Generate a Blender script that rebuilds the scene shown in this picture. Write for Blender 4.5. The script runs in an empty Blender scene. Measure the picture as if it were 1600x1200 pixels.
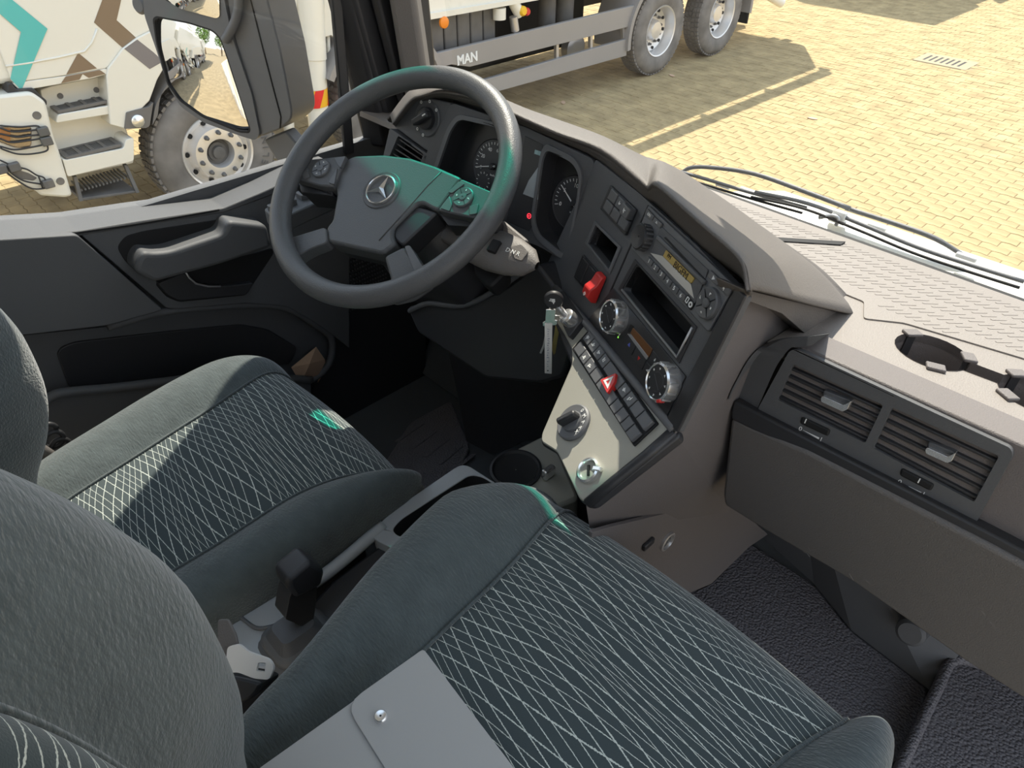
import bpy, bmesh, math, random
import numpy as np
from mathutils import Vector, Matrix
from mathutils.geometry import tessellate_polygon
random.seed(4)
V = Vector
SC = bpy.context.scene
COL = SC.collection
PI = math.pi

# ------------------------------------------------------------------ camera, sky, sun, exposure
FPX, YAW, PITCH, ROLL = 1115.0, .80, .68, -.006
CAM = V((0, 0, 2.77))
_f = V((-math.sin(YAW)*math.cos(PITCH), math.cos(YAW)*math.cos(PITCH), -math.sin(PITCH)))
_r = V((math.cos(YAW), math.sin(YAW), 0))
_d = _f.cross(_r)
_r2 = _r*math.cos(ROLL) + _d*math.sin(ROLL)
_d2 = -_r*math.sin(ROLL) + _d*math.cos(ROLL)
cam = bpy.data.cameras.new('camera')
cam.sensor_width = 36
cam.lens = FPX/1600*36
cam.clip_start = .02
cam.clip_end = 500
co = bpy.data.objects.new('camera', cam)
COL.objects.link(co)
mw = Matrix((_r2, -_d2, -_f)).transposed().to_4x4()
mw.translation = CAM
co.matrix_world = mw
SC.camera = co

SUN = V((-.45, .62, 1)).normalized()
sl = bpy.data.lights.new('sun', 'SUN')
sl.energy = 5.2
sl.angle = .009
sl.color = (1, .93, .80)
so = bpy.data.objects.new('sun', sl)
so.rotation_euler = SUN.to_track_quat('Z', 'Y').to_euler()
COL.objects.link(so)
wd = bpy.data.worlds.new('sky')
SC.world = wd
wd.use_nodes = True
nt = wd.node_tree
bg = nt.nodes['Background']
tc = nt.nodes.new('ShaderNodeTexCoord')
sx = nt.nodes.new('ShaderNodeSeparateXYZ')
rp_ = nt.nodes.new('ShaderNodeValToRGB')
nt.links.new(tc.outputs['Generated'], sx.inputs[0])
nt.links.new(sx.outputs['Z'], rp_.inputs[0])
rp_.color_ramp.elements[0].position = .0
rp_.color_ramp.elements[0].color = (1, .98, .95, 1)
rp_.color_ramp.elements[1].position = .75
rp_.color_ramp.elements[1].color = (.62, .78, 1, 1)
nt.links.new(rp_.outputs[0], bg.inputs[0])
bg.inputs[1].default_value = 1.0
SC.view_settings.view_transform = 'Standard'
SC.view_settings.look = 'None'
SC.view_settings.gamma = 1
SC.view_settings.use_curve_mapping = False
SC.view_settings.exposure = .7

# ------------------------------------------------------------------ pixel ray -> point on a real plane
def ray(px, py):
    return ((px-800)/FPX*_r2 + (py-600)/FPX*_d2 + _f).normalized()
def onX(px, py, x): d = ray(px, py); return CAM + d*((x-CAM.x)/d.x)
def onY(px, py, y): d = ray(px, py); return CAM + d*((y-CAM.y)/d.y)
def onZ(px, py, z): d = ray(px, py); return CAM + d*((z-CAM.z)/d.z)

class Fr:
    """a flat working plane: origin, right, up and outward normal"""
    def __init__(s, O, ux, uy):
        s.O = V(O); s.ux = V(ux).normalized(); s.n = s.ux.cross(V(uy)).normalized(); s.uy = s.n.cross(s.ux)
    def px(s, x, y, w=0):
        d = ray(x, y); t = ((s.O + s.n*w - CAM).dot(s.n))/d.dot(s.n); q = CAM + d*t - s.O
        return (q.dot(s.ux), q.dot(s.uy))
    def P(s, u, v, w=0): return s.O + s.ux*u + s.uy*v + s.n*w
    def pts(s, L, w=0): return [s.px(x, y, w) for x, y in L]
    def at(s, u, v, w=0, rot=0):
        f = Fr(s.P(u, v, w), s.ux, s.uy)
        c, n = math.cos(rot), math.sin(rot)
        return Fr(f.O, f.ux*c + f.uy*n, f.uy*c - f.ux*n)
    def shift(s, w): return Fr(s.O + s.n*w, s.ux, s.uy)

def tilted(O, psi, th):
    ux = V((math.cos(psi), -math.sin(psi), 0)); hb = V((-math.sin(psi), -math.cos(psi), 0))
    return Fr(O, ux, V((0, 0, 1))*math.sin(th) - hb*math.cos(th))
FLAT = lambda z: Fr((0, 0, z), (1, 0, 0), (0, 1, 0))

# ------------------------------------------------------------------ materials
MATS = {}
def mat(name, col, rough=.5, metal=0, bump=0, bscale=400, emit=None, spec=.5, var=0, vscale=6, coat=0, sheen=0, stretch=None):
    if name in MATS: return MATS[name]
    m = bpy.data.materials.new(name); m.use_nodes = True; MATS[name] = m
    t = m.node_tree; b = t.nodes['Principled BSDF']
    b.inputs['Base Color'].default_value = (*col, 1); b.inputs['Roughness'].default_value = rough
    b.inputs['Metallic'].default_value = metal; b.inputs['Specular IOR Level'].default_value = spec
    b.inputs['Coat Weight'].default_value = coat; b.inputs['Sheen Weight'].default_value = sheen
    if emit: b.inputs['Emission Color'].default_value = (*emit[0], 1); b.inputs['Emission Strength'].default_value = emit[1]
    co_ = t.nodes.new('ShaderNodeTexCoord')
    if var:
        n = t.nodes.new('ShaderNodeTexNoise'); n.inputs['Scale'].default_value = vscale; n.inputs['Detail'].default_value = 5
        t.links.new(co_.outputs['Object'], n.inputs['Vector'])
        r = t.nodes.new('ShaderNodeValToRGB'); t.links.new(n.outputs['Fac'], r.inputs[0])
        r.color_ramp.elements[0].position = .3; r.color_ramp.elements[1].position = .7
        r.color_ramp.elements[0].color = (*[c*(1-var) for c in col], 1); r.color_ramp.elements[1].color = (*[min(1, c*(1+var)) for c in col], 1)
        t.links.new(r.outputs[0], b.inputs['Base Color'])
    if bump:
        n = t.nodes.new('ShaderNodeTexNoise'); n.inputs['Scale'].default_value = bscale; n.inputs['Detail'].default_value = 2
        src = co_.outputs['Object']
        if stretch:
            mp = t.nodes.new('ShaderNodeMapping'); mp.inputs['Scale'].default_value = stretch; t.links.new(src, mp.inputs[0]); src = mp.outputs[0]
        t.links.new(src, n.inputs['Vector'])
        bp = t.nodes.new('ShaderNodeBump'); bp.inputs['Strength'].default_value = bump; bp.inputs['Distance'].default_value = .002
        t.links.new(n.outputs['Fac'], bp.inputs['Height']); t.links.new(bp.outputs[0], b.inputs['Normal'])
    return m

def glass_mat(name, tint, refl=.08):
    m = bpy.data.materials.new(name); m.use_nodes = True; t = m.node_tree; t.nodes.clear()
    o = t.nodes.new('ShaderNodeOutputMaterial'); x = t.nodes.new('ShaderNodeMixShader')
    tr = t.nodes.new('ShaderNodeBsdfTransparent'); tr.inputs[0].default_value = (*tint, 1)
    g = t.nodes.new('ShaderNodeBsdfGlossy'); g.inputs['Roughness'].default_value = .01
    lw = t.nodes.new('ShaderNodeLayerWeight'); lw.inputs[0].default_value = .5      # facing output: same from both sides of the thin pane
    pw = t.nodes.new('ShaderNodeMath'); pw.operation = 'POWER'; pw.inputs[1].default_value = 4.0; t.links.new(lw.outputs['Facing'], pw.inputs[0])
    ad = t.nodes.new('ShaderNodeMath'); ad.operation = 'MULTIPLY_ADD'; ad.inputs[1].default_value = .6; ad.inputs[2].default_value = .015; t.links.new(pw.outputs[0], ad.inputs[0])
    t.links.new(ad.outputs[0], x.inputs[0]); t.links.new(tr.outputs[0], x.inputs[1]); t.links.new(g.outputs[0], x.inputs[2]); t.links.new(x.outputs[0], o.inputs[0])
    return m

def yarn_mat(name, base, line):
    """dark flat-weave seat cloth with two families of wandering pale yarn"""
    m = bpy.data.materials.new(name); m.use_nodes = True; t = m.node_tree; b = t.nodes['Principled BSDF']
    N = lambda k: t.nodes.new(k)
    L = lambda a, c: t.links.new(a, c)
    def math_(op, a, c=None, clamp=False):
        n = N('ShaderNodeMath'); n.operation = op; n.use_clamp = clamp
        for i, q in enumerate((a, c)):
            if q is None: continue
            if isinstance(q, (int, float)): n.inputs[i].default_value = q
            else: L(q, n.inputs[i])
        return n.outputs[0]
    uv = N('ShaderNodeUVMap'); s = N('ShaderNodeSeparateXYZ'); L(uv.outputs[0], s.inputs[0]); u, v = s.outputs[0], s.outputs[1]
    def fam(slope, sp, seed, amp, wd):
        no = N('ShaderNodeTexNoise'); no.inputs['Scale'].default_value = 7; no.inputs['Detail'].default_value = 0
        mp = N('ShaderNodeMapping'); mp.inputs['Location'].default_value = (seed, seed*1.7, 0); mp.inputs['Scale'].default_value = (.55, 1.3, 1)
        L(uv.outputs[0], mp.inputs[0]); L(mp.outputs[0], no.inputs['Vector'])
        w = math_('MULTIPLY', math_('SUBTRACT', no.outputs['Fac'], .5), amp)
        q = math_('ADD', math_('ADD', v, math_('MULTIPLY', u, slope)), w)
        wob = math_('MULTIPLY', math_('SINE', math_('MULTIPLY', q, 85+seed*7)), .0030)
        q = math_('DIVIDE', math_('ADD', q, wob), sp)
        jit = N('ShaderNodeTexNoise'); jit.inputs['Scale'].default_value = 500; L(uv.outputs[0], jit.inputs['Vector'])
        q = math_('ADD', q, math_('MULTIPLY', math_('SUBTRACT', jit.outputs['Fac'], .5), .12))
        d = math_('ABSOLUTE', math_('SUBTRACT', math_('FRACT', q), .5))
        return math_('LESS_THAN', d, wd/sp/2)
    k = math_('MAXIMUM', fam(.22, .0112, 1.3, .050, .00085), fam(-.18, .0124, 4.1, .055, .00085))
    no = N('ShaderNodeTexNoise'); no.inputs['Scale'].default_value = 900; L(uv.outputs[0], no.inputs['Vector'])
    k = math_('MULTIPLY', k, math_('ADD', math_('MULTIPLY', no.outputs['Fac'], .7), .55), True)
    mx = N('ShaderNodeMixRGB'); mx.inputs[1].default_value = (*base, 1); mx.inputs[2].default_value = (*line, 1); L(k, mx.inputs[0]); L(mx.outputs[0], b.inputs['Base Color'])
    b.inputs['Roughness'].default_value = .95; b.inputs['Specular IOR Level'].default_value = .15; b.inputs['Sheen Weight'].default_value = .25
    bp = N('ShaderNodeBump'); bp.inputs['Strength'].default_value = .5; bp.inputs['Distance'].default_value = .001
    L(math_('ADD', k, math_('MULTIPLY', no.outputs['Fac'], .6)), bp.inputs['Height']); L(bp.outputs[0], b.inputs['Normal'])
    return m

M_PL = mat('dark_grained_plastic', (.095, .097, .102), .55, bump=.25, bscale=900)
M_PLD = mat('black_plastic', (.030, .030, .033), .45, bump=.1, bscale=700)
M_BLK = mat('matt_black', (.006, .006, .007), .7)
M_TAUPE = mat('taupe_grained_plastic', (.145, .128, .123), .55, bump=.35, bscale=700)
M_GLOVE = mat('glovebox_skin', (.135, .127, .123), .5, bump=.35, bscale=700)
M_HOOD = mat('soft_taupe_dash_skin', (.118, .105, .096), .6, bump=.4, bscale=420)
M_GREY = mat('satin_grey_console', (.34, .33, .285), .42, bump=.12, bscale=1200)
M_MID = mat('mid_grey_plastic', (.13, .133, .14), .5, bump=.15, bscale=900)
M_RIM = mat('satin_blue_grey_plastic', (.42, .44, .46), .38, bump=.1, bscale=900)
M_BTN = mat('button_grey', (.105, .107, .112), .45)
M_BTNL = mat('button_dark_grey', (.060, .061, .065), .45)  # darker button grey, not assigned to any part
M_STEEL = mat('bright_steel', (.88, .87, .85), .38, .35)
M_CHR = mat('chrome', (.86, .86, .86), .24, .85)
M_SIL = mat('silver_paint', (.48, .48, .48), .32, .6)
M_WHT = mat('white_print', (.82, .82, .80), .6)
M_RED = mat('red_plastic', (.62, .035, .03), .35)
M_REDL = mat('red_telltale', (.6, .02, .03), .4, emit=((1, .05, .08), .8))
M_AMB = mat('amber_lcd', (.42, .29, .07), .35)
M_BRN = mat('brown_lcd', (.16, .065, .02), .35)
M_LCD = mat('lcd_ink', (.05, .03, .01), .5)
M_SCR = mat('grey_lcd', (.36, .40, .43), .25)
M_GAU = mat('gauge_black', (.022, .022, .024), .35)
M_GAU2 = mat('gauge_dial', (.05, .05, .054), .4)
M_LEA = mat('steering_rim_skin', (.095, .097, .100), .42, bump=.3, bscale=600)
M_VEL = mat('velour', (.085, .102, .104), .95, bump=1.0, bscale=150, spec=.1, sheen=.4, stretch=(.6, 2.4, 1.4), var=.12, vscale=40)
M_YARN = yarn_mat('yarn_cloth', (.055, .072, .076), (.66, .70, .64))
M_CARP = mat('floor_carpet', (.10, .108, .115), .95, bump=.6, bscale=900)
M_RUB = mat('rubber_mat', (.165, .155, .165), .6)
def _pebble(m, sc):
    t = m.node_tree; b = t.nodes['Principled BSDF']; co_ = t.nodes.new('ShaderNodeTexCoord'); v = t.nodes.new('ShaderNodeTexVoronoi'); v.inputs['Scale'].default_value = sc
    t.links.new(co_.outputs['Object'], v.inputs['Vector']); r = t.nodes.new('ShaderNodeValToRGB'); t.links.new(v.outputs['Distance'], r.inputs[0])
    r.color_ramp.elements[0].position = .25; r.color_ramp.elements[0].color = (1, 1, 1, 1); r.color_ramp.elements[1].position = .75; r.color_ramp.elements[1].color = (0, 0, 0, 1)
    bp = t.nodes.new('ShaderNodeBump'); bp.inputs['Strength'].default_value = .6; bp.inputs['Distance'].default_value = .003; t.links.new(r.outputs[0], bp.inputs['Height']); t.links.new(bp.outputs[0], b.inputs['Normal'])
_pebble(M_RUB, 190)
M_FOLD = mat('grey_card_folder', (.40, .395, .385), .5, bump=.03, bscale=60)
M_PAPER = mat('brown_paper', (.60, .40, .27), .8)
M_LINER = mat('pale_headliner', (.55, .53, .50), .9)
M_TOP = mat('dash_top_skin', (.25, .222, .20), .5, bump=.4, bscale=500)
M_TRIM = mat('pillar_trim', (.150, .138, .130), .6, bump=.3, bscale=500)
M_WPAINT = mat('cream_white_paint', (.80, .77, .68), .3, coat=.4)
M_TEAL = mat('teal_decal', (.10, .50, .47), .35)
M_BROWN = mat('bronze_decal', (.23, .16, .10), .4)
M_DGREY = mat('dark_grey_bumper_plastic', (.16, .15, .14), .55)
M_TYRE = mat('tyre_rubber', (.19, .175, .16), .8, bump=.3, bscale=60, var=.3, vscale=5)
M_ALU = mat('polished_aluminium', (.74, .72, .70), .28, .55)
M_ALUM = mat('matt_aluminium', (.55, .53, .52), .4, .7)
M_CHAS = mat('chassis_grey', (.12, .115, .11), .6, var=.2)
M_SKIRT = mat('side_rail_grey', (.30, .28, .265), .45)
M_MESH = mat('step_grating', (.12, .12, .12), .5)
M_OR = mat('orange_lens', (.85, .25, .02), .3)
M_YEL = mat('yellow_reflector', (.85, .5, .02), .4)
M_PAVE = mat('sandstone_paver', (.40, .305, .165), .9, spec=.15, bump=.5, bscale=60, var=.22, vscale=4.5)
M_JOINT = mat('paver_joint_sand', (.29, .225, .13), .95, var=.2, vscale=3)
M_GLASS = glass_mat('clear_glass', (.985, .99, .985))
M_TINT = glass_mat('green_tinted_glass', (.12, .92, .80))
M_MIR = mat('mirror_silver', (.92, .92, .92), .02, 1)
M_LENS = glass_mat('lamp_glass', (.9, .9, .88))

# ------------------------------------------------------------------ mesh helpers
class MB:
    def __init__(s): s.v = []; s.f = []; s.uv = None
    def add(s, vs, fs):
        o = len(s.v); s.v += [tuple(p) for p in vs]; s.f += [tuple(i+o for i in f) for f in fs]; return s
    def prism(s, A, B):
        """A and B: two matching loops of 3D points"""
        n = len(A); fs = [tuple(range(n))[::-1], tuple(range(n, 2*n))] + [(i, (i+1) % n, n+(i+1) % n, n+i) for i in range(n)]
        return s.add(list(A)+list(B), fs)
    def plate(s, fr, uv, w0, w1, inset=0):
        return s.prism([fr.P(u, v, w0) for u, v in uv], [fr.P(u, v, w1) for u, v in uv])
    def holed(s, fr, outer, holes, w0, w1):
        loops = [outer]+holes; flat = [p for l in loops for p in l]
        tri = tessellate_polygon([[V((p[0], p[1], 0)) for p in l] for l in loops]); n = len(flat)
        vs = [fr.P(u, v, w1) for u, v in flat]+[fr.P(u, v, w0) for u, v in flat]
        fs = [tuple(t) for t in tri]+[tuple(i+n for i in t)[::-1] for t in tri]; o = 0
        for l in loops:
            k = len(l); fs += [(o+i, o+(i+1) % k, n+o+(i+1) % k, n+o+i) for i in range(k)]; o += k
        return s.add(vs, fs)
    def box(s, c, h, fr=None):
        X, Y, Z = (fr.ux, fr.uy, fr.n) if fr else (V((1, 0, 0)), V((0, 1, 0)), V((0, 0, 1))); c = V(c)
        q = lambda z: [c+X*(h[0]*a)+Y*(h[1]*b)+Z*(h[2]*z) for a, b in ((-1, -1), (1, -1), (1, 1), (-1, 1))]
        return s.prism(q(-1), q(1))
    def bar(s, p, q, a, b):
        p, q, a, b = V(p), V(q), V(a), V(b)
        return s.prism([p-a-b, p+a-b, p+a+b, p-a+b], [q-a-b, q+a-b, q+a+b, q-a+b])
    def lathe(s, fr, prof, n=24, cap0=False, cap1=False):
        vs = [fr.P(r*math.cos(2*PI*i/n), r*math.sin(2*PI*i/n), w) for r, w in prof for i in range(n)]
        fs = [(j*n+i, j*n+(i+1) % n, (j+1)*n+(i+1) % n, (j+1)*n+i) for j in range(len(prof)-1) for i in range(n)]
        if cap0: fs.append(tuple(range(n))[::-1])
        if cap1: fs.append(tuple((len(prof)-1)*n+i for i in range(n)))
        return s.add(vs, fs)
    def tube(s, path, r, n=8, closed=False):
        path = [V(p) for p in path]; k = len(path); vs = []; up = None
        for i, p in enumerate(path):
            a = path[(i-1) % k] if closed or i else p; b = path[(i+1) % k] if closed or i < k-1 else p
            t = (b-a).normalized()
            if up is None: up = t.orthogonal().normalized()
            up = (up-t*up.dot(t)).normalized(); sd = t.cross(up); rr = r[i] if isinstance(r, (list, tuple)) else r
            vs += [p+(up*math.cos(2*PI*j/n)+sd*math.sin(2*PI*j/n))*rr for j in range(n)]
        fs = [(i*n+j, i*n+(j+1) % n, ((i+1) % k)*n+(j+1) % n, ((i+1) % k)*n+j) for i in range(k if closed else k-1) for j in range(n)]
        if not closed: fs += [tuple(range(n))[::-1], tuple((k-1)*n+j for j in range(n))]
        return s.add(vs, fs)
    def grid(s, rows, closed=False, uv=None):
        n = len(rows[0]); o = len(s.f)
        fs = [(i*n+j, i*n+(j+1) % n, (i+1)*n+(j+1) % n, (i+1)*n+j) for i in range(len(rows)-1) for j in range(n if closed else n-1)]
        s.add([p for r in rows for p in r], fs)
        if uv: s.uv = [q for r in uv for q in r]
        return s

def rpoly(pts, r=.004, n=4):
    """round the corners of a 2D outline"""
    out = []; k = len(pts)
    for i, p in enumerate(pts):
        p = V(p); a = V(pts[i-1]); b = V(pts[(i+1) % k]); rr = r[i] if isinstance(r, (list, tuple)) else r
        d = min(rr, (a-p).length*.48, (b-p).length*.48)
        if d < 1e-5: out.append(tuple(p)); continue
        p0 = p+(a-p).normalized()*d; p1 = p+(b-p).normalized()*d
        for j in range(n+1):
            t = j/n; out.append(tuple(p0*(1-t)**2+p*2*t*(1-t)+p1*t*t))
    return out
def cen0(L): return (sum(p[0] for p in L)/len(L), sum(p[1] for p in L)/len(L))
def circ(c, r, n=24, ry=None): return [(c[0]+r*math.cos(2*PI*i/n), c[1]+(ry or r)*math.sin(2*PI*i/n)) for i in range(n)]
def catmull(P, n=8, closed=False):
    P = [V(p) for p in P]; k = len(P); out = []
    for i in range(k if closed else k-1):
        a = P[i-1] if closed or i else P[0]*2-P[1]; b = P[i]; c = P[(i+1) % k]
        d = P[(i+2) % k] if closed or i+2 < k else P[-1]*2-P[-2]
        for j in range(n):
            t = j/n; out.append(.5*((2*b)+(c-a)*t+(2*a-5*b+4*c-d)*t*t+(3*b-a-3*c+d)*t**3))
    if not closed: out.append(P[-1])
    return out

def obj(name, mb, m, parent=None, smooth=None, bevel=0, seg=2, loc=None):
    if isinstance(mb, MB):
        me = bpy.data.meshes.new(name); me.from_pydata(mb.v, [], mb.f)
        bm = bmesh.new(); bm.from_mesh(me)
        if mb.uv is None: bmesh.ops.recalc_face_normals(bm, faces=bm.faces)
        bm.to_mesh(me); bm.free()
        if mb.uv:
            l = me.uv_layers.new(name='UVMap'); vi = np.zeros(len(me.loops), dtype=np.int32); me.loops.foreach_get('vertex_index', vi)
            l.data.foreach_set('uv', np.array(mb.uv, dtype=np.float32)[vi].ravel())
        me.materials.append(m)
        if smooth is not None:
            me.polygons.foreach_set('use_smooth', [True]*len(me.polygons))
            if smooth < 180: me.set_sharp_from_angle(angle=math.radians(smooth))
    else: me = mb
    o = bpy.data.objects.new(name, me); COL.objects.link(o)
    if bevel:
        b = o.modifiers.new('bevel', 'BEVEL'); b.width = bevel; b.segments = seg; b.limit_method = 'ANGLE'; b.angle_limit = math.radians(40)
        if smooth is None:
            me.polygons.foreach_set('use_smooth', [True]*len(me.polygons)); me.set_sharp_from_angle(angle=math.radians(35))
    if parent: attach(o, parent)
    if loc: o.location = loc
    return o
def attach(o, p):
    o.parent = p; q = p; L = V((0, 0, 0))
    while q: L = L+q.location; q = q.parent
    o.matrix_parent_inverse = Matrix.Translation(-V(p.location)) if not p.parent else Matrix.Identity(4)
def thing(name, label, cat, loc=(0, 0, 0), group=None):
    o = bpy.data.objects.new(name, None); o.empty_display_size = .05; COL.objects.link(o); o.location = loc
    return tag(o, label, cat, group)
def tag(o, label=None, cat=None, group=None, kind=None):
    for k, q in (('label', label), ('category', cat), ('group', group), ('kind', kind)):
        if q: o[k] = q
    return o
def clone(o, delta, parent=None):
    """copy a thing with its parts and sub-parts; meshes are shared"""
    c = o.copy(); COL.objects.link(c)
    if parent: pi = o.matrix_parent_inverse.copy(); c.parent = parent; c.matrix_parent_inverse = pi
    else: c.location = o.location+V(delta)
    for ch in [q for q in COL.objects if q.parent == o]: clone(ch, delta, c)
    return c
def text(name, s, fr, u, v, size, m, parent, w=.0006, rot=0, ext=.0003, align='CENTER', bold=0):
    c = bpy.data.curves.new(name, 'FONT'); c.body = s; c.size = size; c.align_x = align; c.align_y = 'CENTER'; c.extrude = ext; c.offset = bold
    t_ = bpy.data.objects.new(name, c); me = bpy.data.meshes.new_from_object(t_); me.materials.clear(); me.materials.append(m)
    bpy.data.objects.remove(t_); bpy.data.curves.remove(c); o = bpy.data.objects.new(name, me); COL.objects.link(o)
    f = fr.at(u, v, w, rot); M = Matrix((f.ux, f.uy, f.n)).transposed().to_4x4(); M.translation = f.O
    attach(o, parent); o.matrix_basis = M
    return o

def pplate(name, fr, L, w0, w1, m, parent, r=.003, bevel=.001, smooth=None):
    """plate whose front outline passes through pixels L, standing on plane fr"""
    return obj(name, MB().plate(fr, rpoly(fr.pts(L, w1), r), w0, w1), m, parent, smooth, bevel)

# ------------------------------------------------------------------ working planes of the cab
FR = tilted(CAM + (V((-.451, .659, 2.408))-CAM)*1.0638, .457, 1.259)       # centre stack face
def _fit_lower():
    u, v = FR.px(1050, 672); a = FR.P(u, v)
    return tilted(a, .457, math.radians(43))
FL = _fit_lower()                                                           # sloping lower console
FC = tilted(CAM + (V((-.591, .726, 2.404))-CAM)*1.0638, math.radians(-4), math.radians(75))   # instrument face
FV = tilted((-.3, .70, 2.143), 0, math.radians(78))                         # passenger vents
FG = tilted((-.3, .695, 2.143), 0, math.radians(96))                        # glovebox
FD = Fr((-1.38, 0, 0), (0, 1, 0), (0, 0, 1))                                # driver's door skin
_a, _b = .604, .0945
_n = V((math.sin(_b), -math.cos(_b)*math.sin(_a), math.cos(_b)*math.cos(_a)))
WC = CAM + V((-.925, .621, -.469))*.95
_ux = V((0, 0, 1)).cross(_n); _ux = -_ux if _ux.x < 0 else _ux
FW = Fr(WC, _ux, _n.cross(_ux))                                             # steering wheel
FLOOR = 1.45

# ------------------------------------------------------------------ cab shell
def struct(name, mb, m, **k): return tag(obj(name, mb, m, **k), kind='structure')
struct('floor', MB().box((-.38, .35, FLOOR-.02), (1.06, 1.0, .02)), M_CARP)
FILL_HATCH = [(-.80, -.40), (.05, -.40), (.05, .33), (-.80, .33)]  # added roof opening out of view, brings sky light down onto console and seats
struct('ceiling', MB().holed(FLAT(3.28), [(-1.48, -.92), (.72, -.92), (.72, 1.12), (-1.48, 1.12)], [FILL_HATCH], 0, .04), M_LINER)
hatch = thing('added_fill_hatch', 'unseen glazed roof opening added to let sky light onto the seats', 'roof hatch', (-.375, -.03, 3.32))
obj('fill_hatch_glass', MB().plate(FLAT(3.32), [(x*1.0, y*1.0) for x, y in FILL_HATCH], 0, .006), M_GLASS, hatch)
obj('fill_hatch_frame', MB().holed(FLAT(3.32), [(-.84, -.44), (.09, -.44), (.09, .37), (-.84, .37)], [FILL_HATCH], 0, .02), M_PLD, hatch)
struct('wall_rear', MB().box((-.38, -.85, 2.36), (1.08, .02, .92)), M_LINER)
struct('wall_left_rear', MB().box((-1.44, -.45, 2.36), (.03, .38, .92)), M_LINER)
GB, GT = V((0, 1.185, 2.19)), V((0, 1.070, 3.14))
gd = (GT-GB).normalized()
struct('wall_front_header', MB().bar((-1.46, 1.08, 3.215), (.72, 1.08, 3.215), (0, .03, 0), (0, 0, .075)), M_TRIM)
struct('wall_left_front', MB().box((-1.44, 1.10, 1.82), (.02, .14, .38)), M_BLK)
blind = tag(obj('added_sun_blocker', MB().box((.04, 1.035, 3.03), (.66, .004, .105)), M_TRIM), 'unseen blind added inside the windscreen to keep sun off the passenger seat', 'sun blind')  # added above the view to stop sun reaching the passenger seat
obj('sun_blocker_bar', MB().tube([V((-.62, 1.035, 2.925)), V((.70, 1.035, 2.925))], .008, 8), M_PLD, blind, 180)
# windscreen: clear pane with a green shade band along its top edge
def pane(name, a, b, m, x0=-1.42, x1=.70):
    nn = V((0, gd.z, -gd.y))
    return struct(name, MB().prism([V((x0, 0, 0))+a, V((x1, 0, 0))+a, V((x1, 0, 0))+b, V((x0, 0, 0))+b], [V((x0, 0, 0))+a+nn*.006, V((x1, 0, 0))+a+nn*.006, V((x1, 0, 0))+b+nn*.006, V((x0, 0, 0))+b+nn*.006]), m)
zb = (3.02-GB.z)/gd.z
nn = V((0, gd.z, -gd.y)); curve = [(-1.42, 3.02), (-1.20, 3.025), (-1.0, 3.035), (-.90, 3.055), (-.83, 3.085), (-.70, 3.10), (.70, 3.10)]
cb = [V((x, 0, 0))+GB+gd*((z-GB.z)/gd.z) for x, z in curve]
lo_ = [V((.70, 0, 0))+GB-gd*.03, V((-1.42, 0, 0))+GB-gd*.03]; hi_ = [V((.70, 0, 0))+GT, V((-1.42, 0, 0))+GT]
for nm_, L_, m_ in (('window_1', cb+lo_, M_GLASS), ('window_2', cb+hi_, M_TINT)): struct(nm_, MB().prism(L_, [p+nn*.006 for p in L_]), m_)
# driver's side window
struct('window_3', MB().plate(Fr((-1.425, 0, 0), (0, 1, 0), (0, 0, 1)), [(-.05, 2.10), (.52, 2.10), (.95, 2.10), (.86, 3.135), (-.05, 3.135)], 0, .005), M_GLASS)
# left pillar: outer frame, weather strip, inner cover
def pillar(name, base, top, hw, hd, m, ang=0, **k):
    a = V((math.cos(ang), math.sin(ang), 0)); return struct(name, MB().bar(base, top, a*hw, V((-a.y, a.x, 0))*hd), m, **k)
p0, p1 = onX(608, 170, -1.40), onX(560, -10, -1.40); q0 = p0+(p0-p1)*.8; q1 = p1+(p1-p0)*1.6
pillar('trim_1', q0, q1, .018, .03, M_PLD, .2, bevel=.008)
p0, p1 = onX(633, 150, -1.37), onX(592, -10, -1.37); pillar('trim_2', p0+(p0-p1)*.8, p1+(p1-p0)*1.6, .012, .02, M_PLD, .3, bevel=.006)
p0, p1 = onX(655, 140, -1.33), onX(632, -10, -1.33); pillar('trim_3', p0+(p0-p1)*.8, p1+(p1-p0)*1.6, .028, .034, M_TRIM, .75, bevel=.012)
p0, p1 = onX(545, 240, -1.41), onX(524, -10, -1.41); pillar('trim_4', p0, p1+(p1-p0)*1.6, .006, .012, M_PLD, bevel=.003)
# pillar core: fills the space between the frame and the inner cover, leaning back towards the roof
struct('trim_9', MB().prism([V((-1.43, y, z)) for y, z in ((.90, 2.15), (1.10, 2.15), (1.05, 3.26), (.74, 3.26))], [V((-1.385, y, z)) for y, z in ((.93, 2.15), (1.10, 2.15), (1.05, 3.26), (.77, 3.26))]), M_PLD, bevel=.006)
# roof rail over the side window and rear post
struct('trim_5', MB().box((-1.42, .35, 3.205), (.03, .74, .07)), M_TRIM, bevel=.01)
struct('trim_6', MB().box((-1.42, -.10, 2.65), (.03, .05, .60)), M_TRIM, bevel=.01)

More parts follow.
